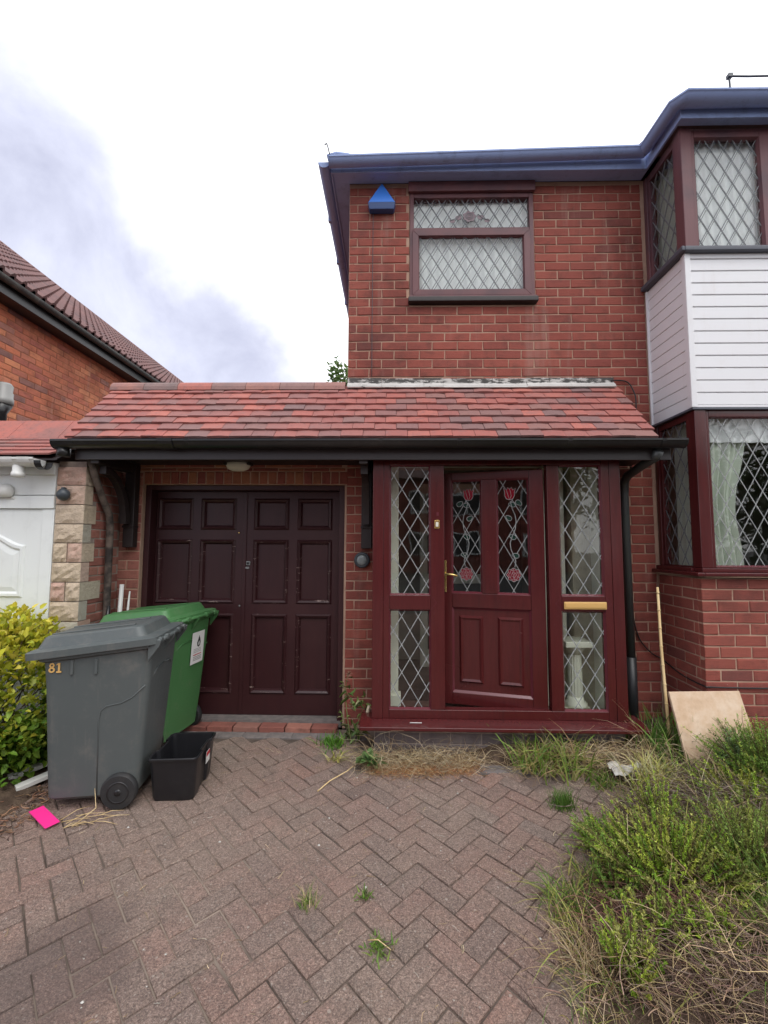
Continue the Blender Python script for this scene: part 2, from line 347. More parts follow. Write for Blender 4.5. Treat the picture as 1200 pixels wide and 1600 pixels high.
def m_paver():
    t = NT('paver'); gi = t.node('ShaderNodeNewGeometry').outputs['Position']; r = t.rnd()
    base = t.ramp(r, [(0, (.40, .268, .222)), (.3, (.44, .29, .236)), (.5, (.35, .255, .218)), (.75, (.47, .295, .242)), (.90, (.37, .28, .24)), (.93, (.52, .31, .245)), (1, (.29, .21, .185))])
    n = t.noise(gi, 1.1, 6, .62); n2 = t.noise(gi, 4.5, 5, .7); f = t.noise(gi, 330, 2, .8); g2 = t.noise(gi, 110, 4, .75); g3 = t.noise(gi, 34, 5, .75)
    col = t.mix(t.math('MULTIPLY', t.step(n, .38, .60), .75), base, (.43, .33, .272))          # dust
    col = t.mix(t.math('MULTIPLY', t.step(n2, .52, .70), .42), col, (.20, .158, .138))          # dark stains
    col = t.mix(t.math('MULTIPLY', t.step(g3, .42, .70), .45), col, (.20, .158, .142))
    col = t.mix(t.math('MULTIPLY', t.step(g2, .50, .72), .55), col, (.15, .118, .108)); col = t.mix(t.math('MULTIPLY', t.step(g2, .50, .30), .35), col, (.48, .39, .34))
    for k_, vs in ((.26, 200), (.30, 420)):
        vv = t.node('ShaderNodeTexVoronoi'); t.l.new(gi, vv.inputs['Vector']); vv.inputs['Scale'].default_value = vs; s3 = t.node('ShaderNodeSeparateColor'); t.l.new(vv.outputs['Color'], s3.inputs[0])
        col = t.mix(1.0, col, t.ramp(s3.outputs[0], [(0, (1-k_, 1-k_, 1-k_)), (.6, (1, 1, 1)), (1, (1+k_*1.1, 1+k_*1.1, 1+k_*1.05))]), 'MULTIPLY')
    for sc_, lim, amt, c_ in ((150, .74, .6, (.60, .51, .44)), (70, .93, .65, (.62, .54, .47))):   # exposed aggregate
        wv = t.node('ShaderNodeMixRGB', blend_type='ADD'); wv.inputs[0].default_value = .008; t.l.new(gi, wv.inputs[1]); nn = t.node('ShaderNodeTexNoise'); t.l.new(gi, nn.inputs['Vector']); nn.inputs['Scale'].default_value = 140; t.l.new(nn.outputs['Color'], wv.inputs[2])
        rv = t.node('ShaderNodeTexVoronoi'); t.l.new(wv.outputs[0], rv.inputs['Vector']); rv.inputs['Scale'].default_value = sc_
        sc = t.node('ShaderNodeSeparateColor'); t.l.new(rv.outputs['Color'], sc.inputs[0])
        chip = t.math('MULTIPLY', t.math('LESS_THAN', rv.outputs['Distance'], t.math('MULTIPLY', sc.outputs[1], .42)), t.math('GREATER_THAN', sc.outputs[0], lim))
        col = t.mix(t.math('MULTIPLY', chip, amt), col, c_)
    for (ox, oy), rr in (((-1.22, 1.62), .34), ((.95, 2.9), .16)):     # old oil and damp stains
        ds = t.node('ShaderNodeVectorMath', operation='DISTANCE'); t.l.new(gi, ds.inputs[0]); ds.inputs[1].default_value = (ox, oy, 0); q = t.math('ADD', ds.outputs['Value'], t.math('MULTIPLY', t.math('SUBTRACT', n2, .5), .5)); col = t.mix(t.math('MULTIPLY', t.step(q, rr, rr*.55), .5), col, (.15, .115, .108))
    lich = t.math('MULTIPLY', t.step(t.noise(gi, 19, 4, .7), .70, .74), .55); col = t.mix(lich, col, (.50, .44, .40))
    h = t.math('ADD', f, t.math('MULTIPLY', g2, 1.6)); t.bump(t.math('ADD', h, t.math('MULTIPLY', g3, 1.8)), 1.0, .009); return t.fin(col, .9, .2)
PAVER = m_paver()
PAVER_GREY = m_noise('grey_paver', (.16, .145, .14), (.22, .19, .18), 20, .9, .6, .004, spec=.2)
SAND = m_noise('joint_sand', (.075, .058, .050), (.30, .24, .195), 1.3, .95, .6, .004, spec=.1)
SOIL = m_noise('garden_soil', (.085, .058, .042), (.15, .105, .075), 12, .95, .9, .02, spec=.1)
ASPHALT = m_noise('asphalt', (.05, .05, .052), (.07, .068, .066), 20, .9, .5, .004)
def m_leaf(name, tr=.35, rough=.5, spec=.35):
    t = NT(name); a = t.node('ShaderNodeAttribute', attribute_name='tint'); r = t.node('ShaderNodeNewGeometry').outputs['Random Per Island']
    h = t.node('ShaderNodeHueSaturation'); t.l.new(a.outputs['Color'], h.inputs['Color'])
    t.put(h.inputs['Value'], t.math('ADD', .72, t.math('MULTIPLY', r, .56)))
    t.put(h.inputs['Hue'], t.math('ADD', .485, t.math('MULTIPLY', t.math('FRACT', t.math('MULTIPLY', r, 7.3)), .03)))
    t.put(t.b.inputs['Base Color'], h.outputs[0]); t.b.inputs['Roughness'].default_value = rough; t.b.inputs['Specular IOR Level'].default_value = spec
    tl = t.node('ShaderNodeBsdfTranslucent'); t.l.new(h.outputs[0], tl.inputs[0])
    mx = t.node('ShaderNodeMixShader'); mx.inputs[0].default_value = tr
    t.l.new(t.b.outputs[0], mx.inputs[1]); t.l.new(tl.outputs[0], mx.inputs[2]); t.l.new(mx.outputs[0], t.out.inputs[0]); return t.m
LEAF = m_leaf('leaf'); STRAW = m_leaf('dry_stalk', .15, .75, .2); BARK = m_noise('bark', (.10, .07, .05), (.17, .12, .09), 30, .9, .6, .004)
GREYBIN = m_paint('grey_bin_plastic', (.078, .090, .090), .45, .16, (.17, .16, .145), .5, .45)
GREENBIN = m_paint('green_bin_plastic', (.058, .170, .058), .48, .15, (.15, .21, .12), .5, .45)
RUBBER = m_paint('black_rubber', (.016, .016, .017), .6, .2, (.08, .07, .06), .35)
TUBBLK = m_paint('black_box_plastic', (.010, .010, .012), .33, .2, (.05, .05, .05), .2)
PINK = m_paint('hot_pink_plastic', (.86, .03, .26), .4, .05)
PALEWOOD = m_noise('bamboo', (.62, .43, .20), (.72, .55, .30), 20, .55, .1, stretch=(1, 1, .2))
BLUE = m_paint('blue_plastic', (.045, .21, .74), .4, .06)
BLUE_DK = m_paint('dark_blue_plastic', (.03, .07, .20), .4, .06)
LENS = m_paint('frosted_lens', (.20, .23, .23), .25, .1); LAMPBODY = m_paint('slate_lamp_plastic', (.045, .055, .065), .4, .1)
def m_slab():
    t = NT('buff_slab'); c = t.coord(); n = t.noise(c, 7, 6, .65); m = t.noise(c, 30, 5, .7); v = t.vor(c, 9)
    col = t.ramp(n, [(.3, (.50, .33, .20)), (.5, (.62, .45, .31)), (.7, (.70, .56, .43))]); col = t.mix(t.math('MULTIPLY', t.step(m, .5, .7), .3), col, (.45, .32, .22))
    t.bump(m, .2, .003); return t.fin(col, .6, .3)
SLAB = m_slab()
PLASTIC_BAG = m_noise('scrap_plastic', (.62, .60, .56), (.45, .42, .37), 30, .5, .5, .01)
PIPE_DIRTY_SHADED = m_noise('mortar_splashed_shaded_pipe', (.035, .028, .026), (.15, .115, .095), 11, .85, .4, .006)  # mortar splashes on a pipe, both tones darkened for the shadow there
PAPER = m_paint('white_paper', (.72, .72, .70), .6, .03); INK = m_paint('black_ink', (.02, .02, .02), .6, .02); INKRED = m_paint('red_ink', (.45, .02, .03), .6, .02); INKGREY = m_paint('grey_ink', (.34, .34, .34), .6, .02)

# ---------------------------------------------------------------- bricks
MESHES = {}
def brick_mesh(L, H, D, mat, ch=.0045, jit=.0026, kind='brick'):
    """a block centred in length and height, face at y=0 looking to -y, D deep; edges chamfered and a little uneven"""
    key = (round(L/.004), round(H/.004), round(D/.004), mat.name, random.randrange(5))
    if key in MESHES: return MESHES[key]
    r = lambda: random.uniform(-jit, jit)
    def ring(y, i): return [(sx*(L/2-i)+r(), y+(abs(r()) if y == 0 else 0), sz*(H/2-i)+r()) for sx, sz in ((-1,-1),(1,-1),(1,1),(-1,1))]
    v = ring(0, ch*1.2)+ring(ch, 0)+ring(D, 0)
    f = [(0,1,2,3), (11,10,9,8)]
    for a in (0, 4):
        for i in range(4): j = (i+1) % 4; f.append((a+i, a+4+i, a+4+j, a+j))
    me = bpy.data.meshes.new(kind); me.from_pydata(v, [], f); me.materials.append(mat); me.update()
    MESHES[key] = me; return me
def bricks_for(u0, u1, z_joint, z0, z1, pitch=.0816, L=.2255, phase=(0, .11275), holes=(), joint=.0095, keep=None):
    """list of (uc, zc, len, height) for a stretcher-bond panel; z_joint is the height of a bed joint"""
    out = []; k = math.floor((z0-z_joint)/pitch)-1
    while True:
        a = z_joint+k*pitch; b = a+pitch
        if a >= z1: break
        k += 1
        za, zb = max(a, z0), min(b, z1)
        if zb-za < .03: continue
        zc = (za+zb)/2
        spans = [(u0, u1)]
        for hu0, hu1, hz0, hz1 in holes:
            if hz0 < zc < hz1:
                spans = [q for s0, s1 in spans for q in ((s0, min(s1, hu0)), (max(s0, hu1), s1)) if q[1]-q[0] > .02]
        ph = phase[k % 2]
        for s0, s1 in spans:
            n = math.floor((s0-ph)/L)
            while True:
                c0, c1 = ph+n*L, ph+(n+1)*L; n += 1
                if c0 >= s1: break
                e0, e1 = max(c0, s0), min(c1, s1)
                if e1-e0 < .035: continue
                if keep and not keep((e0+e1)/2, zc): continue
                out.append(((e0+e1)/2, zc, e1-e0-joint, zb-za-joint))
    return out
def place_bricks(lst, parent, mat, origin, udir, n_single=9999, D=.05, name='brick', rank=None):
    """udir: unit vector along the wall; the face looks along udir x z (to the camera side)"""
    ang = math.atan2(udir[1], udir[0]); o = Vector(origin); u = Vector(udir)
    if rank: lst = sorted(lst, key=rank)
    rest = MB()
    for i, (uc, zc, L, H) in enumerate(lst):
        me = brick_mesh(round(L/.006)*.006, H, D, mat)
        p = o+u*uc+Vector((0, 0, zc)); out = Vector((u.y, -u.x, 0))*random.uniform(-.0025, .0015)
        if i < n_single:
            b = mobj(name, me, parent, p+out, (random.uniform(-.006, .006), random.uniform(-.006, .006), ang+random.uniform(-.008, .008)))
        else:
            R = Matrix.Rotation(ang, 3, 'Z'); rest.add([R @ v.co+p+out for v in me.vertices], [tuple(q.vertices) for q in me.polygons])
    if rest.v: rest.build(name, mat, parent, kind='stuff')

def holes_wall(mb, u0, u1, z0, z1, holes, fn, d0, d1):
    """slab with rectangular holes, as non-overlapping boxes; fn(u, d, z) -> xyz"""
    zs = sorted({z0, z1, *[min(max(h[2], z0), z1) for h in holes], *[min(max(h[3], z0), z1) for h in holes]})
    for a, b in zip(zs, zs[1:]):
        spans = [(u0, u1)]; zc = (a+b)/2
        for hu0, hu1, hz0, hz1 in holes:
            if hz0 < zc < hz1: spans = [q for s0, s1 in spans for q in ((s0, min(s1, hu0)), (max(s0, hu1), s1)) if q[1]-q[0] > 1e-4]
        for s0, s1 in spans:
            p = [(s0,d0,a),(s1,d0,a),(s1,d1,a),(s0,d1,a),(s0,d0,b),(s1,d0,b),(s1,d1,b),(s0,d1,b)]
            mb.hexa([fn(*q) for q in p])

# ---------------------------------------------------------------- glazing helpers (local frame: x along, y into the wall, z up)
def clip_seg(p, q, x0, x1, z0, z1):
    t0, t1 = 0., 1.; dx, dz = q[0]-p[0], q[1]-p[1]
    for d, a, lo, hi in ((dx, p[0], x0, x1), (dz, p[1], z0, z1)):
        if abs(d) < 1e-9:
            if a < lo or a > hi: return None
        else:
            s, e = (lo-a)/d, (hi-a)/d
            if s > e: s, e = e, s
            t0, t1 = max(t0, s), min(t1, e)
    if t0 >= t1-1e-6: return None
    return (p[0]+dx*t0, p[1]+dz*t0), (p[0]+dx*t1, p[1]+dz*t1)
def lattice(x0, x1, z0, z1, y, a, b, w=.006, fn=lambda x, y, z: (x, y, z), ox=0, oz=0, skip=None, th=.0025):
    """diamond leading: diamonds a wide and b high"""
    mb = MB(); W, Hh = x1-x0, z1-z0; n = int((W/a+Hh/b))+3; cx, cz = x0+W/2+ox, z0+Hh/2+oz
    for sgn in (1, -1):
        for k in range(-n, n+1):
            xk = cx+k*a
            p, q = (xk-5*a, cz-sgn*5*b), (xk+5*a, cz+sgn*5*b)
            s = clip_seg(p, q, x0, x1, z0, z1)
            if not s: continue
            segs = [s]
            if skip: segs = [g for g in skip(s) if g]
            for (ax, az), (bx, bz) in segs:
                g_ = lambda: random.gauss(0, .0011)
                ax, az, bx, bz = ax+g_(), az+g_(), bx+g_(), bz+g_()
                l = math.hypot(bx-ax, bz-az)
                if l < .004: continue
                nx, nz = -(bz-az)/l*w/2, (bx-ax)/l*w/2; yo = y-(.0006 if sgn > 0 else 0)
                mb.hexa([fn(ax-nx, yo-th, az-nz), fn(ax+nx, yo-th, az+nz), fn(ax+nx, yo, az+nz), fn(ax-nx, yo, az-nz),
                         fn(bx-nx, yo-th, bz-nz), fn(bx+nx, yo-th, bz+nz), fn(bx+nx, yo, bz+nz), fn(bx-nx, yo, bz-nz)])
    return mb
def bead(mb, x0, x1, z0, z1, yf, yb, i, fn=lambda x, y, z: (x, y, z)):
    """sloping glazing bead round an opening: outer edge at the face yf, inner edge i inside and back at yb"""
    o = [(x0,z0),(x1,z0),(x1,z1),(x0,z1)]; n = [(x0+i,z0+i),(x1-i,z0+i),(x1-i,z1-i),(x0+i,z1-i)]
    vs = [fn(x, yf, z) for x, z in o]+[fn(x, yb, z) for x, z in n]
    mb.add(vs, [(k, (k+1) % 4, 4+(k+1) % 4, 4+k) for k in range(4)])
def pane_box(x0, x1, z0, z1, y, fn=lambda x, y, z: (x, y, z), th=.006):
    return MB().hexa([fn(x0,y,z0),fn(x1,y,z0),fn(x1,y+th,z0),fn(x0,y+th,z0),fn(x0,y,z1),fn(x1,y,z1),fn(x1,y+th,z1),fn(x0,y+th,z1)])
def curtain(name, label, cat, x0, x1, z0, z1, y, mat, folds=9, amp=.018, fn=lambda x, y, z: (x, y, z), shape=None, group=None):
    nx, nz = folds*8, 14; V = []; Fq = []; ph = random.random()*6
    for j in range(nz+1):
        t = j/nz; z = z0+(z1-z0)*t
        for i in range(nx+1):
            s = i/nx; e = shape(t) if shape else 1.0
            x = x0+(x1-x0)*s*e
            yy = y+amp*math.sin(s*folds*2*math.pi+ph+.5*math.sin(t*3))*(1.1-.3*t)+amp*.5*math.sin(s*folds*3.7+ph*2)
            V.append(fn(x, yy, z))
    for j in range(nz):
        for i in range(nx):
            a = j*(nx+1)+i; Fq.append((a, a+1, a+nx+2, a+nx+1))
    o = np_mesh(name, V, Fq, mat, smooth=True)
    return tag(o, label, cat, group)

# ================================================================ ground
def add_ground():
    g = MB(); g.box(-80, 80, -80, 120, -.5, -.075); tag(g.build('ground', ASPHALT), kind='structure')
    drive = thing('driveway', None, None); drive['kind'] = 'structure'
    sv, sf = [], []; nx, ny = 100, 130
    def level(x, y):      # joints are filled nearly flush where the drive is walked and driven on, open towards the edges
        a = math.exp(-((x+.75)**2/1.1+(y-1.9)**2/1.2)); return -.0135+.0055*a+.0015*math.sin(x*7+y*4)*math.sin(y*9-x*3)
    for j in range(ny+1):
        for i in range(nx+1): x, y = -2.75+5.05*i/nx, -3.2+6.86*j/ny; sv.append((x, y, level(x, y)))
    for j in range(ny):
        for i in range(nx): a = j*(nx+1)+i; sf.append((a, a+1, a+nx+2, a+nx+1))
    np_mesh('bedding_sand', sv, sf, SAND, drive, smooth=True)
    S, T = .48, .26; q = math.sqrt(.5); cells = []
    for ix in range(-60, 40):
        for iy in range(-40, 60):
            k = (ix+iy-3) % 4
            if k == 2: c = (ix+1, iy+.5); kind = 'u'
            elif k == 0: c = (ix+.5, iy+1); kind = 'v'
            else: continue
            s, t = (c[0]+S)*.1, (c[1]+T)*.1
            X, Y = (s+t)*q, (t-s)*q
            ymax = 2.99 if X > -.22 else 3.46
            if not (-2.65 < X < 2.2 and -3.1 < Y < ymax): continue
            cells.append((X, Y, kind))
    C = Vector((0, 0, 1.54))
    def inview(c): return c[1] > 1.36 and abs(c[0])/c[1] < .98 and not (c[0] > 1.0 and c[1] < 2.1)
    cells.sort(key=lambda c: (0 if inview(c) else 1, c[1]**2+c[0]**2))
    rest = MB()
    ms = [brick_mesh(.1935, .0935, .055, PAVER, .0045, .0022, 'paver') for _ in range(14)]
    for i, (X, Y, kind) in enumerate(cells):
        me = random.choice(ms); rz = (-math.pi/4 if kind == 'u' else math.pi/4)+random.uniform(-.02, .02)
        M = Matrix.Translation((X, Y, random.gauss(0, .0018))) @ Matrix.Rotation(rz, 4, 'Z') @ Matrix.Rotation(random.gauss(0, .013), 4, 'X') @ Matrix.Rotation(random.gauss(0, .013), 4, 'Y') @ Matrix.Rotation(-math.pi/2, 4, 'X')
        if i < 290:
            o = mobj('paver', me, drive); o.matrix_local = M
        else: rest.add([M @ v.co for v in me.vertices], [tuple(p.vertices) for p in me.polygons])
    rest.build('paver', PAVER, drive, kind='stuff')
    # straight edging courses along the porch and the garage threshold
    em = [brick_mesh(.198, .098, .055, PAVER_GREY, .0035, .0015, 'edging_paver') for _ in range(4)]
    for x0, x1, y in ((-.2, 1.75, 3.045), (-2.2, -.25, 3.515)):
        x = x0
        while x < x1:
            o = mobj('edging_paver', random.choice(em), drive)
            o.matrix_local = Matrix.Translation((x+.1, y, random.gauss(.001, .001))) @ Matrix.Rotation(-math.pi/2, 4, 'X') @ Matrix.Rotation(random.gauss(0, .01), 4, 'Y'); x += .2
    rm = [brick_mesh(.208, .105, .06, BRICK_RET, .005, .003, 'threshold_tile') for _ in range(4)]
    x = -2.18
    while x < -.45:     # red tile threshold under the garage doors
        o = mobj('threshold_tile', random.choice(rm), drive)
        o.matrix_local = Matrix.Translation((x+.105, 3.64, .028+random.gauss(0, .002))) @ Matrix.Rotation(-math.pi/2, 4, 'X') @ Matrix.Rotation(random.gauss(0, .012), 4, 'Y'); x += .2165
    MB().box(-2.18, -.43, 3.696, 3.90, -.01, .042).build('threshold_slab', PAVER_GREY, drive)
    # garden beds: uneven earth, raised at the back
    def bed(name, x0, x1, y0, y1, hfun, edge, nx=60, ny=60, mat=SOIL):
        V = []; F = []
        for j in range(ny+1):
            for i in range(nx+1):
                x = x0+(x1-x0)*i/nx; y = y0+(y1-y0)*j/ny
                V.append((x, y, hfun(x, y)))
        for j in range(ny):
            for i in range(nx):
                a = j*(nx+1)+i; F.append((a, a+1, a+nx+2, a+nx+1))
        return tag(np_mesh(name, V, F, mat, smooth=True), kind='structure')
    def hr(x, y):
        e = edge_right(y)+.04*math.sin(y*9)+.02*math.sin(y*23+1)
        d = max(-.3, min(1.6, x-e)); w = .014*math.sin(x*21+y*17)+.012*math.sin(x*9-y*31)
        return -.03+ (d+.02)*.5 if d < 0 else min(.11, .012+d*.17)+w*min(1, d*4)
    bed('garden_bed', .2, 4.2, -1.0, 3.64, hr, None)
    def hl(x, y):
        e = -2.18+.05*math.sin(y*8); d = max(-.3, min(1, e-x)); w = .01*math.sin(x*25+y*19)
        return -.03+d*.4 if d < 0 else .006+min(.06, d*.15)+w*min(1, d*4)
    bed('garden_bed', -4.6, -2.0, -1.0, 3.3, hl, None, 40, 60)
def edge_right(y):
    pts = [(-1, .45), (1.2, .52), (1.5, .62), (1.87, .72), (2.27, 1.06), (2.6, 1.33), (2.85, 1.50), (3.0, 1.30), (3.12, .7), (3.3, .2), (4, .2)]
    for (a, b), (c, d) in zip(pts, pts[1:]):
        if a <= y <= c: return b+(d-b)*(y-a)/(c-a)
    return .5
add_ground()

# ================================================================ the house
house = thing('brick_house', 'red brick house with white clad bay and dark red frames', 'house')
YF = 3.65; ZJ = 4.732; XL, XR = -.403, 2.262
def front(u, d, z): return (u, YF+d, z)
UW = (.147, 1.272, 3.683, 4.838)          # upstairs window opening
PO = (.02, 1.62, .0, 2.22)               # opening behind the porch
def add_house_walls():
    w = MB(); holes_wall(w, XL, XR+1.9, 0, 4.85, [UW, PO, (2.35, 4.0, 1.3, 2.56), (2.35, 4.0, 3.77, 4.84)], front, .007, .22); wall = w.build('wall', MORTAR, house)
    vis = lambda u, z: (z > 2.86 or u > 1.70 or (u < .0 and z < 2.3))
    lst = bricks_for(XL, XR-.02, ZJ, .02, 4.84, holes=[UW, PO], phase=(2.0395, 2.152), keep=vis)
    place_bricks(lst, wall, BRICK, (0, YF, 0), (1, 0, 0), 300, rank=lambda b: 0 if b[1] < 2.3 and b[0] > 1.9 else 1)
    # garage front: piers each side of the doors, a soldier course over them
    w = MB(); holes_wall(w, -2.42, XL, 0, 2.9, [(-2.2, -.417, -.1, 2.055)], front, .007, .22); gw = w.build('wall', MORTAR, house)
    place_bricks(bricks_for(-2.40, -2.2, ZJ, .02, 2.16, phase=(-2.2, -2.31)), gw, BRICK_RET, (0, YF, 0), (1, 0, 0))
    place_bricks(bricks_for(-2.40, -.41, ZJ, 2.17, 2.62, phase=(2.0395, 2.152)), gw, BRICK_DARK, (0, YF, 0), (1, 0, 0))
    x = -2.19
    while x < -.45:
        o = mobj('brick', brick_mesh(.1055, .068, .05, BRICK_DARK), gw, (x+.036, YF+random.uniform(-.002, .002), 2.112), (0, math.pi/2, 0)); x += .0785
    # left flank above the garage
    w = MB(); w.box(XL+.007, XL+.2, YF+.221, 9, 2.0, 4.85); fl = w.build('wall', MORTAR, house)
    place_bricks(bricks_for(-9, -YF, ZJ, 2.8, 4.84), fl, BRICK, (XL, 0, 0), (0, -1, 0), 0)
    # bay base: front and left cheek
    YB, XB = 3.15, 2.246
    w = MB(); w.box(XB+.007, 4.2, YB+.007, YB+.2, 0, 1.30); w.box(XB+.007, XB+.2, YB+.2, YF+.005, 0, 1.30); bw = w.build('wall', MORTAR, house)
    place_bricks(bricks_for(XB, 4.2, 1.222, .02, 1.30, phase=(XB, XB+.113)), bw, BRICK, (0, YB, 0), (1, 0, 0))
    place_bricks(bricks_for(-YF+.008, -YB-.05, 1.222, .02, 1.30, phase=(-YF+.06, -YF-.05)), bw, BRICK, (XB, 0, 0), (0, -1, 0))
    # body behind: back and right walls, floors, so rooms are closed
    w = MB(); w.box(XL+.2, 7, 8.8, 9, 0, 4.85); w.box(6.8, 7, YF, 8.8, 0, 4.85); w.box(4.162, 6.8, YF, YF+.2, 0, 4.85); w.build('wall', BRICK, house)
    w = MB(); w.box(XL+.2, 6.8, YF+.225, 8.8, 2.6, 2.75); w.box(XL+.2, 6.8, 5.6, 5.7, 0, 2.6); w.box(XL+.2, 6.8, 5.6, 5.7, 2.75, 4.83); w.box(1.72, 1.78, YF+.225, 5.6, 0, 2.6); w.box(1.72, 1.78, YF+.225, 5.6, 2.75, 4.83)
    w.box(1.78, 6.8, YF+.225, 5.6, .0, .12); w.build('room', WALLIN, house)
    w = MB(); w.box(XB+.2, 4.2, YB+.2, YF+.3, 2.545, 2.6); w.box(XB+.2, 4.2, YB+.2, YF+.3, 3.70, 3.76); w.build('bay_floor', WALLIN, house)
    # garage shell
    w = MB(); w.box(-2.42, -2.2, YF+.23, 8.5, 0, 2.6); w.box(-2.42, XL, 8.5, 8.7, 0, 2.6); w.box(-2.2, XL+.2, YF+.23, 8.5, 2.6, 2.72); w.box(XL, XL+.2, YF+.23, 8.5, 0, 2.0); w.build('wall', BRICK_RET, house)
    # roof: hipped, low over the eaves; not seen from the drive
    w = MB(); e = 4.955
    w.add([(-.54,3.525,e),(7.2,3.525,e),(7.2,9.3,e),(-.54,9.3,e),(2.4,6.3,7.2),(7.2,6.3,7.2)], [(0,1,5,4),(1,2,5),(2,3,4,5),(3,0,4),(3,2,1,0)])
    w.add([(2.235,3.085,e),(4.5,3.085,e),(4.5,3.9,5.3),(2.235,3.9,5.3),(2.235,3.9,e),(4.5,3.9,e)], [(0,1,2,3),(0,3,4),(1,5,2),(0,4,5,1)])
    w.build('roof', TILE_BR, house)
add_house_walls()

def gutter(name, pts, r, mat, parent, end0=True, end1=True):
    """half-round gutter along a polyline: outside half tube with a rolled lip"""
    mb = MB(); pts = [Vector(p) for p in pts]; rings = []
    for i, p in enumerate(pts):
        t = (pts[min(i+1, len(pts)-1)]-pts[max(i-1, 0)]).normalized(); s = Vector((t.y, -t.x, 0))  # to the outer side
        if i not in (0, len(pts)-1):
            a = (pts[i]-pts[i-1]).normalized(); k = 1/max(.3, math.cos(a.angle(t)))
        else: k = 1
        prof = [(r, .004), (r+.006, .008), (r+.006, -.006), (r, -.010)]
        n = 9
        prof += [(r*math.cos(-math.pi*j/n-.12*(1 if j == 0 else 0)), r*math.sin(-math.pi*j/n)) for j in range(1, n)]
        prof += [(-r, 0), (-r+.004, 0)]
        prof += [((r-.004)*math.cos(-math.pi*(n-j)/n), (r-.004)*math.sin(-math.pi*(n-j)/n)) for j in range(1, n)]+[(r-.004, .004)]
        rings.append([p+s*a*k+Vector((0, 0, b)) for a, b in prof])
    mb.loft(rings, True, False, False)
    def cap(p, t):
        s = Vector((t.y, -t.x, 0)); n = 10
        a = [p+s*(r+.002)*math.cos(-math.pi*j/n)+Vector((0, 0, (r+.002)*math.sin(-math.pi*j/n))) for j in range(n+1)]; b = [q+t*.006 for q in a]
        mb.loft([a, b])
    if end0: cap(pts[0]-(pts[1]-pts[0]).normalized()*.006, (pts[1]-pts[0]).normalized())
    if end1: cap(pts[-1], (pts[-1]-pts[-2]).normalized())
    o = mb.build(name, mat, parent); o.data.shade_smooth(); m = o.modifiers.new('e', 'EDGE_SPLIT'); m.split_angle = rad(50); return o
def gutter_strap(p, r, mat, parent, w=.03, axis='x'):
    mb = MB(); n = 10; rings = []
    for k in (-w/2, w/2):
        rings.append([Vector((p[0]+k, p[1]-(r+.008)*math.cos(-math.pi*j/n), p[2]+.01+(r+.010)*math.sin(-math.pi*j/n))) for j in range(n+1)])
    rings2 = [[Vector((q.x, q.y*1, q.z)) for q in rr] for rr in rings]
    a, b = rings; inner = [[Vector((q.x, p[1]+(q.y-p[1])*.94, p[2]+(q.z-p[2])*.94)) for q in rr] for rr in rings]
    mb.loft([a, b, inner[1], inner[0], a], False, False, False)
    return mb.build('gutter_union', mat, parent)

def add_eaves():
    so = MB(); so.box(-.545, 2.23, 3.52, 3.64, 4.842, 4.855); so.box(-.545, XL-.002, 3.6405, 9.2, 4.842, 4.855); so.box(2.23, 4.4, 3.08, 3.14, 4.842, 4.855)
    so.box(2.23, XR-.02, 3.1405, 3.64, 4.842, 4.855)
    so.build('soffit', EAVES_HAZE, house)
    fa = MB(); fa.box(-.560, 2.228, 3.503, 3.5195, 4.825, 4.955); fa.box(-.560, -.5455, 3.52, 9.2, 4.825, 4.955); fa.box(2.213, 4.4, 3.063, 3.0795, 4.825, 4.955); fa.box(2.213, 2.2295, 3.08, 3.5025, 4.825, 4.955)
    fa.build('fascia', EAVES_HAZE, house, bevel=.003)
    gutter('gutter', [(-.56, 3.445, 4.878), (2.17, 3.445, 4.935), (2.158, 3.42, 4.935), (2.158, 3.03, 4.918), (2.188, 3.004, 4.918), (4.4, 3.004, 4.918)], .050, EAVES_HAZE, house, True, True)
    gutter('gutter', [(-.61, 9.2, 4.88), (-.61, 3.46, 4.88)], .048, EAVES_HAZE, house)
    for y in (4.1, 4.75, 5.6, 6.5): MB().box(-.67, -.57, y-.02, y+.02, 4.84, 4.915).build('gutter_union', EAVES_HAZE, house, bevel=.006)
    # small cap piece standing on the front corner of the gutter
    MB().tube([(-.58, 3.44, 4.905), (-.50, 3.44, 4.925), (-.40, 3.44, 4.92), (-.28, 3.44, 4.90)], [.024, .030, .022, .008], 8).build('gutter_cap', EAVES_HAZE, house, smooth=True)
add_eaves()
hk = MB().tube([(-.555, 3.40, 4.90), (-.565, 3.40, 4.95), (-.58, 3.40, 5.0), (-.60, 3.40, 4.99)], .006, 6).build('wire_hook', LAMPBODY, smooth=True)
tag(hk, 'small bent wire hook sticking up at the corner of the upper gutter', 'hook')
ap = MB().tube([(2.55, 3.0, 4.91), (2.545, 3.0, 5.085), (2.55, 3.0, 5.095), (2.69, 3.0, 5.091), (3.0, 3.0, 5.093), (3.6, 3.0, 5.097)], .007, 7); ap.box(2.532, 2.565, 2.985, 3.015, 5.08, 5.108)
tag(ap.build('aerial_rod', LAMPBODY), 'thin bent rod rising above the bay roof gutter', 'aerial')

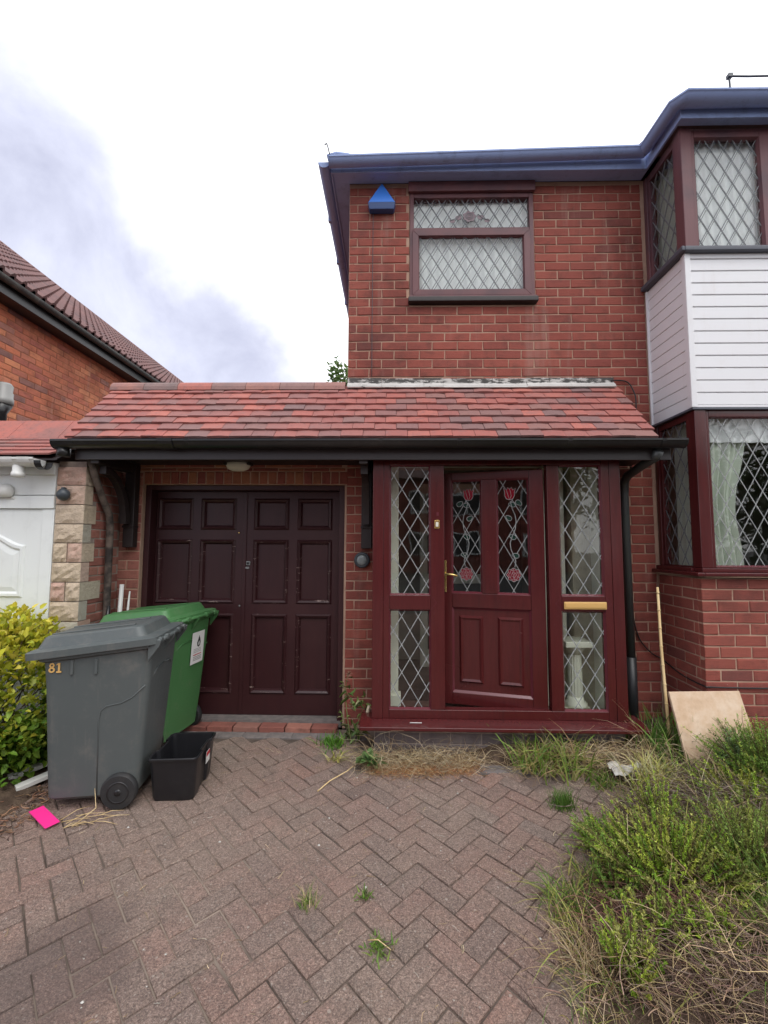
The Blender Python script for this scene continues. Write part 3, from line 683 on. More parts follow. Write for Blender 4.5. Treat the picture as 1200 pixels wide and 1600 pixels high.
# ---- windows
def add_upstairs_window():
    x0, x1, z0, z1 = UW
    win = MB(); y = YF-.004
    # outer frame
    win.box(x0+.002, x0+.04, y, y+.07, z0+.075, 4.788); win.box(x1-.04, x1-.002, y, y+.07, z0+.075, 4.788)
    win.box(x0+.0405, x1-.0405, y, y+.07, 4.70, 4.788); win.box(x0+.0405, x1-.0405, y, y+.07, 4.375, 4.412)
    win.box(x0+.0405, x1-.0405, y, y+.07, z0+.075, z0+.10)
    w = win.build('window', UPVC_HAZED, house, bevel=.004)
    MB().box(x0-.012, x1+.012, YF-.035, YF-.005, 4.742, 4.838).build('head_board', UPVC_HAZED, w, bevel=.004)
    s = MB(); a, b, c, d = .172, 1.232, 3.764, 4.383; m = .056; ys = YF-.018
    s.prism([(a,c),(b,c),(b-m,c+m),(a+m,c+m)], ys, ys+.05, lambda p, q, t: (p, t, q)); s.prism([(b-m,d-m),(b,d),(a,d),(a+m,d-m)], ys, ys+.05, lambda p, q, t: (p, t, q))
    s.prism([(a,c),(a+m,c+m),(a+m,d-m),(a,d)], ys, ys+.05, lambda p, q, t: (p, t, q)); s.prism([(b,d),(b-m,d-m),(b-m,c+m),(b,c)], ys, ys+.05, lambda p, q, t: (p, t, q))
    s.build('sash', UPVC_HAZED, w, bevel=.003)
    MB().box(x0-.012, x1+.012, YF-.055, YF+.06, z0+.005, z0+.05).build('sill', BROWNBLACK, w, bevel=.006)
    MB().box(x0-.004, x1+.004, YF-.03, YF+.06, z0+.0505, z0+.0745).build('sill_trim', UPVC_HAZED, w, bevel=.004)
    g1 = (a+m-.004, b-m+.004, c+m-.004, d-m+.004); g2 = (x0+.036, x1-.036, 4.408, 4.704)
    bd = MB(); bead(bd, g1[0], g1[1], g1[2], g1[3], ys+.004, ys+.022, .012); bd.build('bead', UPVC_HAZED, w)
    for g, yy, (la, lb) in ((g1, ys+.024, (.1035, .172)), (g2, YF+.022, (.1055, .172))):
        pane_box(*g, yy).build('pane', GLASS, w)
        lattice(*g, yy-.001, la, lb, .006).build('lead_lattice', LEAD, w)
        lattice(*g, yy+.014, la, lb, .006, ox=.012, oz=-.012).build('lead_lattice', LEAD, w)
    # rose emblem in the top light
    zc, xc, yy = 4.535, .695, YF+.017
    r = MB(); n = 40
    r.prism([((.058+.006*math.cos(7*t))*math.cos(t)+xc, (.050+.005*math.cos(7*t))*math.sin(t)+zc) for t in [2*math.pi*k/n for k in range(n)]], yy, yy+.003, lambda p, q, t: (p, t, q))
    for dx, dz, rr in ((-.10, -.012, .026), (.10, -.008, .026), (-.155, -.045, .022), (.16, -.040, .022)):
        r.prism([(rr*math.cos(t)*1.1+xc+dx, rr*.8*math.sin(t)+zc+dz) for t in [2*math.pi*k/12 for k in range(12)]], yy, yy+.003, lambda p, q, t: (p, t, q))
    r.build('rose_motif', ROSE_BROWN, w)
    st = MB()
    for sg in (1, -1):
        st.tube([(xc+sg*.05, yy-.001, zc-.02), (xc+sg*.08, yy-.001, zc+.02), (xc+sg*.12, yy-.001, zc-.02), (xc+sg*.18, yy-.001, zc-.04)], .004, 5)
    for rr in (.018, .034): st.tube([(xc+rr*math.cos(t), yy-.001, zc+rr*.85*math.sin(t)) for t in [2*math.pi*k/14 for k in range(15)]], .0025, 4, False)
    st.build('rose_lead', LEAD, w)
    curtain('net_curtain', 'white lace net curtain inside the small upstairs window over the tiled canopy', 'net curtain', x0+.03, x1-.03, 3.75, 4.835, YF+.062, NET, 13, .006)
add_upstairs_window()

def add_bay():
    YB, XB, XE = 3.15, 2.262, 4.2
    bay = thing('bay_window', None, None); bay.parent = house
    for z0, z1, mat, zs in ((1.375, 2.556, UPVC, 1.0), (3.825, 4.835, UPVC_HAZED, 1.0)):
        # corner post, mullions, rails
        lower = z0 < 2
        p = MB(); p.prism([(XB, YB+.0), (XB+.085, YB), (XB+.085, YB+.06), (XB+.055, YB+.09), (XB, YB+.09)], z0, z1, lambda p, q, t: (p, q, t))
        p.build('post', mat, bay, bevel=.006)
        MB().box(XB, XB+.06, YF-.05, YF-.003, z0, z1).build('post', mat, bay, bevel=.006)
        zb = 1.385 if lower else 3.832; zt = 2.505 if lower else 4.765
        gl = [(XB+.115, 2.885), (3.03, 3.55), (3.70, 4.1)] if not lower else [(XB+.112, 3.10), (3.25, 4.05)]
        edges = [XB+.0855]+[v for g in gl for v in g]+[XE]
        for e0, e1 in zip(edges[::2], edges[1::2]): MB().box(e0, e1, YB+.012, YB+.07, z0, z1).build('mullion', mat, bay, bevel=.004)
        for g0, g1 in gl:
            MB().box(g0+.0005, g1-.0005, YB+.012, YB+.07, z0, zb).build('rail', mat, bay, bevel=.003); MB().box(g0+.0005, g1-.0005, YB+.012, YB+.07, zt, z1).build('rail', mat, bay, bevel=.003)
            bd = MB(); bead(bd, g0, g1, zb, zt, YB+.013, YB+.034, .010); bd.build('bead', BEAD if lower else UPVC_HAZED, bay)
            pane_box(g0+.003, g1-.003, zb+.003, zt-.003, YB+.036).build('pane', GLASS, bay)
            ld = LEAD_PALE if lower else LEAD
            lattice(g0+.008, g1-.008, zb+.008, zt-.008, YB+.035, .1085, .195, .006, ox=(.02 if lower else -.01)).build('lead_lattice', ld, bay)
            if not lower: lattice(g0+.008, g1-.008, zb+.008, zt-.008, YB+.05, .1085, .195, .0055, ox=.006, oz=-.008).build('lead_lattice', ld, bay)
        # cheek, seen almost edge on
        cf = lambda x, y, z: (XB+.012+y, x, z)
        c0, c1 = YB+.0905, YF-.0505
        for a, b in ((z0, zb), (zt, z1)): MB().box(XB+.012, XB+.06, c0, c1, a, b).build('rail', mat, bay, bevel=.003)
        for a, b in ((c0, c0+.025), (c1-.025, c1)): MB().box(XB+.012, XB+.06, a, b, zb+.0005, zt-.0005).build('mullion', mat, bay, bevel=.003)
        pane_box(c0+.026, c1-.026, zb+.001, zt-.001, .018, cf).build('pane', GLASS, bay)
        lattice(c0+.026, c1-.026, zb, zt, .017, .1085, .195, .006, cf).build('lead_lattice', LEAD, bay)
        lattice(c0+.026, c1-.026, zb, zt, .032, .1085, .195, .005, cf, ox=.02).build('lead_lattice', LEAD, bay)
        if lower: 
            MB().box(XB-.016, XE, YB-.05, YB+.07, 1.318, 1.345).build('sill', UPVC, bay, bevel=.006); MB().box(XB-.068, XB-.0165, YB-.05, YF-.004, 1.318, 1.345).build('sill', UPVC, bay, bevel=.006)
            MB().box(XB-.012, XE, YB-.02, YB+.07, 1.3455, 1.3745).build('sill_trim', UPVC, bay, bevel=.004); MB().box(XB-.03, XB+.03, YB+.0705, YF-.004, 1.3455, 1.3745).build('sill_trim', UPVC, bay, bevel=.004)
        else:
            MB().box(XB-.035, XE, YB-.045, YB+.07, 3.784, 3.824).build('sill', SILL_GREY, bay, bevel=.008); MB().box(XB-.06, XB-.0355, YB-.045, YF-.003, 3.784, 3.824).build('sill', SILL_GREY, bay, bevel=.008); MB().box(XB-.0345, XB+.03, YB+.0705, YF-.003, 3.786, 3.822).build('sill', SILL_GREY, bay)
    MB().box(XB-.02, XE, YB-.012, YB+.09, 2.5565, 2.5725).build('head_board', SILL_GREY, bay); MB().box(XB-.02, XB+.06, YB+.0905, YF-.003, 2.5565, 2.5725).build('head_board', SILL_GREY, bay)
    # white board cladding, front and cheek
    backing = MB(); backing.box(XB+.004, XE, YB+.02, YB+.06, 2.573, 3.783); backing.box(XB+.004, XB+.04, YB+.061, YF-.004, 2.573, 3.783)
    clad = backing.build('cladding', WHITEPVC, house)
    MB().box(XB-.022, XB+.022, YB-.012, YB+.019, 2.573, 3.783).build('corner_trim', WHITEPVC, clad, bevel=.004)
    MB().box(XB-.022, XB-.002, YF-.02, YF-.004, 2.573, 3.783).build('edge_trim', WHITEPVC, clad, bevel=.002)
    MB().box(XB-.016, XB+.003, YB+.0195, YB+.045, 2.573, 3.783).build('corner_trim', WHITEPVC, clad, bevel=.003)
    MB().box(XB+.0225, XE, YB-.006, YB+.019, 3.745, 3.783).build('edge_trim', WHITEPVC, clad, bevel=.002)
    MB().box(XB+.0225, XE, YB-.006, YB+.019, 2.573, 2.592).build('edge_trim', WHITEPVC, clad, bevel=.002)
    n = 12; z0, z1 = 2.594, 3.744; h = (z1-z0)/n
    for i in range(n):
        a, b = z0+i*h, z0+(i+1)*h
        prof = [(.019, a+.001), (-.001, a+.001), (-.003, a+.004), (-.0005, b-.008), (.0045, b-.004), (.0045, b-.0005), (.019, b-.0005)]
        MB().prism(prof, XB+.024, XE, lambda p, q, t: (t, YB+p, q)).build('plank', WHITEPVC, clad)
    z0 = 2.574; n = 13; h = (3.783-z0)/n
    for i in range(n):
        a, b = z0+i*h, z0+(i+1)*h
        prof = [(.003, a+.001), (-.009, a+.001), (-.010, a+.004), (-.008, b-.008), (-.004, b-.004), (-.004, b-.0005), (.003, b-.0005)]
        MB().prism(prof, YB+.0455, YF-.0205, lambda p, q, t: (XB+p, t, q)).build('plank', WHITEPVC, clad)
    # curtains in the bay
    curtain('net_curtain', 'white net curtain filling the upper bay window under the eaves', 'net curtain', XB+.09, 2.90, 3.82, 4.838, YB+.088, NET, 8, .007)
    curtain('net_curtain', 'grey net curtain in the narrow side pane of the upper bay', 'net curtain', YB+.1, YF-.02, 3.82, 4.82, .11, NETG, 6, .012, fn=lambda x, y, z: (XB+y, x, z))
    curtain('net_curtain', 'grey net curtain in the narrow side pane of the ground floor bay', 'net curtain', YB+.22, YF+.05, 1.37, 2.52, .12, NETG, 6, .014, fn=lambda x, y, z: (XB+y, YB+YF+.13-x, z))
    def tie(t):  # gathered towards the tie, wide at the top
        return .72-.12*math.exp(-((t-.42)/.25)**2)+max(0, t-.62)*.45
    curtain('curtain', 'pale green curtain tied back behind the ground floor bay window', 'curtain', XB+.09, XB+.50, 1.36, 2.40, YB+.13, CURT, 6, .026, shape=tie)
    curtain('reflection_strip', 'white cloth strip imitating sky reflection across the top of the ground floor bay window', 'curtain', XB+.09, XB+1.7, 2.33, 2.535, YB+.10, NET, 14, .010)  # pale cloth added to imitate sky reflected in the top of the pane
add_bay()

# ================================================================ garage doors
def add_garage_doors():
    YD = 3.80
    fr = MB(); fr.box(-2.199, -2.150, 3.70, 3.86, .03, 2.054); fr.box(-.468, -.418, 3.70, 3.86, .03, 2.054); fr.box(-2.1495, -.4685, 3.70, 3.86, 2.012, 2.054)
    gd = fr.build('garage_door', GARAGE, house, bevel=.004)
    rows = [(1.664, 1.943), (1.007, 1.569), (.226, .911)]
    for x0, x1, cols in ((-2.147, -1.333, [(-2.125, -1.815), (-1.735, -1.42)]), (-1.330, -.471, [(-1.25, -.938), (-.855, -.546)])):
        fm = MB(); zs = [.045, rows[2][0], rows[2][1], rows[1][0], rows[1][1], rows[0][0], rows[0][1], 2.008]
        for a, b in zip(zs[::2], zs[1::2]): fm.box(x0, x1, YD, YD+.045, a, b)
        xs = [x0, cols[0][0], cols[0][1], cols[1][0], cols[1][1], x1]
        for za, zb in rows:
            for a, b in zip(xs[::2], xs[1::2]): fm.box(a, b, YD+.0002, YD+.045, za, zb)
        fm.build('door_leaf', GARAGE, gd)
        for ci, (a, b) in enumerate(cols):
            for za, zb in rows:
                MB().box(a-.001, b+.001, YD+.022, YD+.04, za-.001, zb+.001).build('panel', GARAGE, gd)
                pm = MB(); m = .05   # raised field with a sloping margin
                o = [(a+m,za+m),(b-m,za+m),(b-m,zb-m),(a+m,zb-m)]; n = [(a+m+.012,za+m+.012),(b-m-.012,za+m+.012),(b-m-.012,zb-m-.012),(a+m+.012,zb-m-.012)]
                mo = MB()
                for k, (q0, q1, q2) in enumerate(((0, .014, 0), (.014, .03, 1), (.03, .042, 2))):
                    ya, yb = [(YD-.002, YD-.014), (YD-.014, YD-.004), (YD-.004, YD+.02)][q2]
                    bead(mo, a+q0-.004, b-q0+.004, za+q0-.004, zb-q0+.004, ya, yb, q1-q0)
                mo.build('moulding', CHIPPED if za < 1.1 and ci+za*3 > .6 else GARAGE, gd)
    MB().box(-1.347, -1.316, YD-.008, YD-.0003, .05, 2.0).build('cover_strip', GARAGE, gd, bevel=.003)
    lk = MB(); lk.box(-1.312, -1.276, YD-.012, YD-.001, 1.345, 1.380); lk.box(-1.318, -1.285, YD-.010, YD-.001, 1.312, 1.330); lo = lk.build('lock_plate', LEAD_PALE, gd, bevel=.002)
    MB().lathe([(.011, 0), (.011, .006), (.006, .008)], (-1.294, YD-.020, 1.3625), 14, 'y').build('lock_cylinder', BLACK, gd)
    kn = MB().lathe([(.006, 0), (.008, .006), (.004, .010)], (-1.362, YD-.011, .985), 10, 'y'); kn.build('door_knob', LEAD_PALE, gd)
    MB().lathe([(.006, 0), (.008, .006), (.004, .010)], (-1.385, YD-.011, 1.635), 10, 'y').build('door_knob', BRASS, gd)
add_garage_doors()

# ================================================================ porch
def add_porch():
    P = 3.21; X0, X1 = -.150, 1.722; Z0, Z1 = .262, 2.192
    po = thing('porch', 'dark mahogany plastic porch with leaded side panes and its door ajar', 'porch')
    B = dict(bevel=.004)
    MB().box(X0, -.068, P-.004, P+.07, Z0, Z1).build('jamb', UPVC, po, **B)                      # add-on strips
    MB().box(1.642, X1, P-.004, P+.07, Z0, Z1).build('jamb', UPVC, po, **B)
    MB().box(-.0675, -.022, P, P+.07, Z0, Z1).build('jamb', UPVC, po, **B); MB().box(1.582, 1.6415, P, P+.07, Z0, Z1).build('jamb', UPVC, po, **B)
    MB().box(.288, .392, P, P+.07, Z0+.065, 2.146).build('mullion', UPVC, po, **B); MB().box(1.172, 1.262, P, P+.07, Z0+.065, 2.146).build('mullion', UPVC, po, **B)
    MB().box(-.0215, 1.5815, P, P+.07, 2.1465, Z1).build('head', UPVC, po, **B); MB().box(-.0215, 1.5815, P, P+.07, Z0, Z0+.0645).build('bottom_rail', UPVC, po, **B)
    MB().box(-.0215, .2875, P, P+.07, 1.050, 1.158).build('transom', UPVC, po, **B); MB().box(1.2625, 1.5815, P, P+.07, 1.047, 1.160).build('transom', UPVC, po, **B)
    sl = MB(); sl.prism([(P-.10, .213), (P-.10, .238), (P-.006, .2615), (P+.12, .2615), (P+.12, .213)], -.232, 1.822, lambda p, q, t: (t, p, q)); sl.build('sill', UPVC, po, **B)
    # sides of the porch back to the wall
    MB().box(X0, X0+.05, P+.0705, 3.648, Z0, Z1).build('side_panel', UPVC, po); MB().box(X1-.05, X1, P+.0705, 3.648, Z0, Z1).build('side_panel', UPVC, po)
    # weld seams of the mitred joints
    ws = MB()
    def seam(a, b):
        (ax, az), (bx, bz) = a, b; l = math.hypot(bx-ax, bz-az); nx, nz = -(bz-az)/l*.0011, (bx-ax)/l*.0011
        ws.hexa([(ax-nx, P-.0012, az-nz), (ax+nx, P-.0012, az+nz), (ax+nx, P+.001, az+nz), (ax-nx, P+.001, az-nz), (bx-nx, P-.0012, bz-nz), (bx+nx, P-.0012, bz+nz), (bx+nx, P+.001, bz+nz), (bx-nx, P+.001, bz-nz)])
    for a, b, zc, h in ((-.022, .288, 1.104, .052), (1.262, 1.582, 1.104, .054)):
        for x, s in ((a, -1), (b, 1)): seam((x, zc+h), (x+s*.045, zc)); seam((x, zc-h), (x+s*.045, zc))
    for x in (.288, 1.262): seam((x, .327), (.34 if x < 1 else 1.217, .275))
    for x in (.392, 1.172): seam((x, .327), (.34 if x < 1 else 1.217, .275))
    ws.build('weld_seam', BEAD, po)
    # fixed lights
    for a, b, c, d, la, lb, ox in ((-.022, .288, 1.158, 2.146, .124, .205, .0), (-.022, .288, .3265, 1.050, .124, .205, .0), (1.262, 1.582, 1.160, 2.146, .128, .205, .012), (1.262, 1.582, .3265, 1.047, .128, .205, .012)):
        bd = MB(); bead(bd, a, b, c, d, P+.001, P+.020, .012); bd.build('bead', BEAD, po)
        pane_box(a+.003, b-.003, c+.003, d-.003, P+.021).build('pane', GLASS_DIM, po)
        lattice(a+.01, b-.01, c+.01, d-.01, P+.0205, la, lb, .006, ox=ox).build('lead_lattice', LEAD_PALE, po)
    MB().box(1.275, 1.588, P-.012, P-.0005, 1.063, 1.118).build('letterbox', GOLD, po, bevel=.005); MB().box(1.285, 1.578, P-.016, P-.0125, 1.075, 1.107).build('letterbox_flap', GOLD, po, bevel=.003)
    # door, hinged on the right and standing a little open inwards
    A = rad(13.5); hx, hy = 1.169, P+.028
    def fd(s, d, z): return (hx-s*math.cos(A)+d*math.sin(A), hy+s*math.sin(A)+d*math.cos(A), z)
    D = MB()
    def dbox(mb, s0, s1, d0, d1, z0, z1): return mb.hexa([fd(s1,d0,z0),fd(s0,d0,z0),fd(s0,d1,z0),fd(s1,d1,z0),fd(s1,d0,z1),fd(s0,d0,z1),fd(s0,d1,z1),fd(s1,d1,z1)])
    zb, zt = .300, 2.118; st = .105
    dbox(D, .014, .014+st, 0, .06, zb, zt); dbox(D, .775-.06, .775, 0, .06, zb, zt)
    dbox(D, .1195, .7145, 0, .06, 2.056, zt); dbox(D, .1195, .7145, 0, .06, 1.044, 1.156); dbox(D, .1195, .7145, 0, .06, zb, .390)
    dbox(D, .363, .480, 0, .06, 1.1565, 2.0555)
    door = D.build('door', UPVC, po, bevel=.004)
    G = [(.127, .361), (.482, .714)]
    for a, b in G:
        bd = MB(); bead(bd, b+.005, a-.008, 1.154, 2.058, .001, .020, -.012, lambda x, y, z: fd(x, y, z)); 
        o = [(a-.006,1.155),(b+.003,1.155),(b+.003,2.057),(a-.006,2.057)]; i_ = .014; n = [(a-.006+i_,1.155+i_),(b+.003-i_,1.155+i_),(b+.003-i_,2.057-i_),(a-.006+i_,2.057-i_)]
        bd = MB(); bd.add([fd(s, .0015, z) for s, z in o]+[fd(s, .022, z) for s, z in n], [((k+1) % 4, k, 4+k, 4+(k+1) % 4) for k in range(4)]); bd.build('bead', BEAD, door)
        dbox(MB(), 0, 0, 0, 0, 0, 0)
        pm = MB(); dbox(pm, a, b, .023, .029, 1.158, 2.054); pm.build('pane', GLASS_DIM, door)
    # lower panel with two raised fields
    pm = MB(); dbox(pm, .119, .715, .016, .04, .389, 1.045); pm.build('panel', UPVC, door)
    pb = MB(); o = [(.119,.390),(.715,.390),(.715,1.044),(.119,1.044)]; i_ = .016; n = [(.135,.406),(.699,.406),(.699,1.028),(.135,1.028)]
    pb.add([fd(s, .001, z) for s, z in o]+[fd(s, .0155, z) for s, z in n], [((k+1) % 4, k, 4+k, 4+(k+1) % 4) for k in range(4)]); pb.build('bead', BEAD, door)
    for a, b in ((.179, .367), (.476, .661)):
        rp = MB(); z0, z1 = .465, .981; i1, i2 = .016, .032
        r0 = [fd(s, .0158, z) for s, z in ((a,z0),(b,z0),(b,z1),(a,z1))]; r1 = [fd(s, -.002, z) for s, z in ((a+i1,z0+i1),(b-i1,z0+i1),(b-i1,z1-i1),(a+i1,z1-i1))]
        r2 = [fd(s, .006, z) for s, z in ((a+i2,z0+i2),(b-i2,z0+i2),(b-i2,z1-i2),(a+i2,z1-i2))]
        rp.loft([r0[::-1], r1[::-1], r2[::-1]], True, False, True); rp.build('raised_panel', UPVC, door)
    MB().box(1.140, 1.1712, P+.098, P+.125, .33, 2.14).build('door_stop', UPVC, po)
    # handle
    h = MB(); dbox(h, .756, .786, -.012, -.0005, 1.160, 1.412); hd = h.build('handle', BRASS, door, bevel=.004)
    h = MB().tube([fd(.771, -.012, 1.305), fd(.771, -.05, 1.305), fd(.755, -.055, 1.305), fd(.70, -.055, 1.302), fd(.665, -.05, 1.292)], [.009, .009, .010, .010, .008], 10); h.build('handle_lever', BRASS, door, smooth=True)
    # leaded roses: mirrored on the two panes
    yy = .0225
    def fg(mir, base):
        return (lambda x, z: (base-x if mir else base+x, z))
    for pi, (a, b) in enumerate(G):
        mir = pi == 0; cx = (a+b)/2; sg = 1 if pi == 1 else -1
        # s grows to the left in the picture
        loc = lambda x, z, cx=cx, sg=sg: (cx+sg*x, z)
        ros = [(loc(.003, 1.306), .050), ]
        tul = loc(-.018, 1.938)
        holes = [(ros[0][0][0], ros[0][0][1], .054), (tul[0], tul[1], .050)]
        def skip(sg_, holes=holes):
            (p, q) = sg_; L = math.hypot(q[0]-p[0], q[1]-p[1]); n = max(2, int(L/.004)); out = []; cur = None
            for k in range(n+1):
                t = k/n; x = p[0]+(q[0]-p[0])*t; z = p[1]+(q[1]-p[1])*t
                inside = any((x-hx_)**2+(z-hz_)**2 < r*r for hx_, hz_, r in holes)
                if not inside and cur is None: cur = (x, z)
                if (inside or k == n) and cur is not None:
                    out.append((cur, (x, z))); cur = None
            return out
        lattice(a+.008, b-.008, 1.168, 2.044, yy, .135, .235, .0048, fd, ox=.0, oz=.05, skip=skip).build('lead_lattice', LEAD_PALE, door)
        def disc(pts, name, mat, d0=yy-.003): m = MB(); m.add([fd(s, d0, z) for s, z in pts], [tuple(range(len(pts)))]); m.add([fd(s, d0+.0025, z) for s, z in pts], [tuple(range(len(pts)))[::-1]]); return m.build(name, mat, door)
        def outline(mb, pts, r=.0022): mb.tube([fd(s, yy-.0035, z) for s, z in pts], r, 5)
        ol = MB(); (rx, rz), R = ros[0]
        edge = [(rx+R*(1+.09*math.cos(8*t))*math.cos(t), rz+R*(1+.09*math.cos(8*t))*.98*math.sin(t)) for t in [2*math.pi*k/48 for k in range(49)]]
        disc(edge[:-1], 'rose', RED_GLASS); outline(ol, edge)
        for rr, n, ph in ((.68, 6, .3), (.36, 4, .8)):
            outline(ol, [(rx+R*rr*(1+.16*math.cos(n*t+ph))*math.cos(t), rz+R*rr*(1+.16*math.cos(n*t+ph))*math.sin(t)) for t in [2*math.pi*k/32 for k in range(33)]], .0015)
        for k in range(6):
            t = 2*math.pi*k/6+.3; outline(ol, [(rx+R*.62*math.cos(t), rz+R*.62*math.sin(t)), (rx+R*.98*math.cos(t+.25), rz+R*.98*math.sin(t+.25))], .0014)
        outline(ol, [(rx-.012, rz+.018), (rx, rz-.004), (rx+.012, rz+.018)], .002); outline(ol, [(rx, rz-.004), (rx, rz-.02)], .002)
        tx, tz = tul
        tp = [(0, -.058), (.030, -.05), (.046, -.02), (.046, .018), (.056, .055), (.030, .036), (.016, .062), (0, .044), (-.018, .062), (-.030, .036), (-.056, .052), (-.046, .015), (-.046, -.02), (-.030, -.05)]
        tp = [(tx+x*.8, tz+z*.82) for x, z in tp]; disc(tp, 'tulip', RED_GLASS); outline(ol, tp+[tp[0]])
        for q in ([(0, -.056), (-.016, -.02), (-.006, .03), (0, .044)], [(.03, .036), (.016, -.01), (.004, -.05)]): outline(ol, [(tx+x*.8, tz+z*.82) for x, z in q], .0014)
        stem = [loc(*q) for q in ((-.014, 1.88), (.0, 1.82), (.02, 1.77), (.028, 1.72), (.02, 1.66), (-.005, 1.60), (-.02, 1.55), (-.014, 1.50), (.008, 1.45), (.02, 1.41), (.012, 1.365))]; outline(ol, stem, .0032)
        for (lx, lz), ang, Lf in ((loc(.05, 1.865), 2.5*sg, .055), (loc(.0, 1.853), .2, .055), (loc(-.028, 1.748), .9*sg+math.pi/2, .052), (loc(.0, 1.60), .4, .055), (loc(.018, 1.455), .3, .055)):
            pts = []
            for k in range(13):
                t = k/12*2*math.pi; u = math.cos(t)*Lf/2; v = math.sin(t)*Lf*.33*(1-.35*math.cos(t)); pts.append((lx+u*math.cos(ang)-v*math.sin(ang), lz+u*math.sin(ang)+v*math.cos(ang)))
            disc(pts[:-1], 'leaf', GREEN_GLASS); outline(ol, pts, .0024)
        ol.build('rose_lead', LEAD_PALE, door)
    # plinth of grey bricks under the sill and the floor inside
    pl = MB(); pl.box(-.13, 1.70, P+.012, P+.10, 0, .212); ph = pl.build('plinth', MORTAR_GREY, po)
    place_bricks(bricks_for(-.13, 1.70, .08, .004, .212, phase=(-.13, -.02)), ph, BRICK_BLUE, (0, P+.006, 0), (1, 0, 0), D=.04)
    MB().box(X0+.051, X1-.051, P+.101, 3.648, .08, .235).build('floor', m_noise('quarry_tile_floor', (.16, .085, .07), (.22, .12, .10), 6, .4, .1), po)
    # inner lobby
    MB().box(.02, 1.62, 3.90, 4.9, .08, .24).build('floor', m_noise('hall_floor', (.12, .08, .07), (.18, .12, .10), 6, .4, .1), po)
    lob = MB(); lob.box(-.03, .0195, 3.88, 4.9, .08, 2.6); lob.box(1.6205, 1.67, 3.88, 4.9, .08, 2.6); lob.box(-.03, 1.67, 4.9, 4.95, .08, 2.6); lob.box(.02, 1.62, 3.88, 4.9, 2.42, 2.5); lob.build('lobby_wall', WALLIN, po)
    MB().box(-.09, .050, 3.42, 3.50, .236, 2.19).build('door_lining', CREAM, po, bevel=.004); MB().box(-.09, .07, 3.40, 3.51, .2355, .36).build('plinth_block', CREAM, po, bevel=.004)
    MB().box(1.24, 1.435, 3.56, 3.60, .236, 2.19).build('inner_panel', CREAM, po, bevel=.003); MB().box(1.47, 1.671, 3.50, 3.60, .236, 2.19).build('inner_wall', m_noise('pale_stone_wall', (.34, .31, .24), (.44, .40, .30), 9, .9, .5, .01), po); MB().box(1.62, 1.67, P+.0705, 3.499, .236, 2.19).build('inner_wall', CREAM, po)
    idr = MB(); y = 4.6
    for a, b, c, d in ((.30, .38, .24, 2.2), (.95, 1.03, .24, 2.2), (.38, .95, 2.1, 2.2), (.38, .95, .24, .42), (.38, .95, 1.12, 1.22)): idr.box(a, b, y, y+.05, c, d)
    idr.build('inner_door_frame', CREAM, po, bevel=.004)
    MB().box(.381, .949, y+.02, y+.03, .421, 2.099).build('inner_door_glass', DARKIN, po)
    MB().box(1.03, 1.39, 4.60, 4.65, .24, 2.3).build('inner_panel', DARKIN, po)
    MB().box(X0+.055, X1-.055, P+.075, 3.64, 2.20, 2.215).build('ceiling', CREAM, po)
    # doorbell, its scar, paper scrap
    b = thing('doorbell', 'small brass bell push plate on the mullion beside the front door', 'doorbell', (.337, P-.0005, 1.69))
    MB().box(-.019, .019, -.008, -.0005, -.032, .032).build('plate', BRASS, b, bevel=.002); MB().box(-.010, .010, -.014, -.0085, -.018, .016).build('push_button', CREAM, b, bevel=.002)
    MB().box(.334, .352, P-.002, P-.0003, 1.755, 1.783).build('screw_plate', BEAD, po)
    sc = MB(); sc.box(.13, .215, P-.055, P-.05, .2535, .2565); tag(sc.build('paper_scrap', PAPER), 'narrow white torn scrap lying on the porch sill below the left side panes', 'scrap')
    ped = thing('pedestal', 'white fluted plant pedestal standing behind the lower right leaded pane', 'pedestal', (1.43, 3.42, .2405))
    MB().box(-.10, .10, -.10, .10, 0, .05).build('base', CREAM, ped, bevel=.006); MB().lathe([(.085, .05), (.085, .08), (.062, .10), (.058, .13)], seg=20).build('base_ring', CREAM, ped, smooth=True)
    col = MB(); rings = []
    for z, r in ((.13, .056), (.3, .053), (.45, .05)): rings.append([((r-.004*(k % 2))*math.cos(2*math.pi*k/32), (r-.004*(k % 2))*math.sin(2*math.pi*k/32), z) for k in range(32)])
    col.loft(rings); col.build('column', CREAM, ped); MB().lathe([(.05, .45), (.085, .50), (.09, .515)], seg=20).build('capital', CREAM, ped, smooth=True); MB().box(-.105, .105, -.105, .105, .515, .56).build('top_plate', CREAM, ped, bevel=.006)
add_porch()

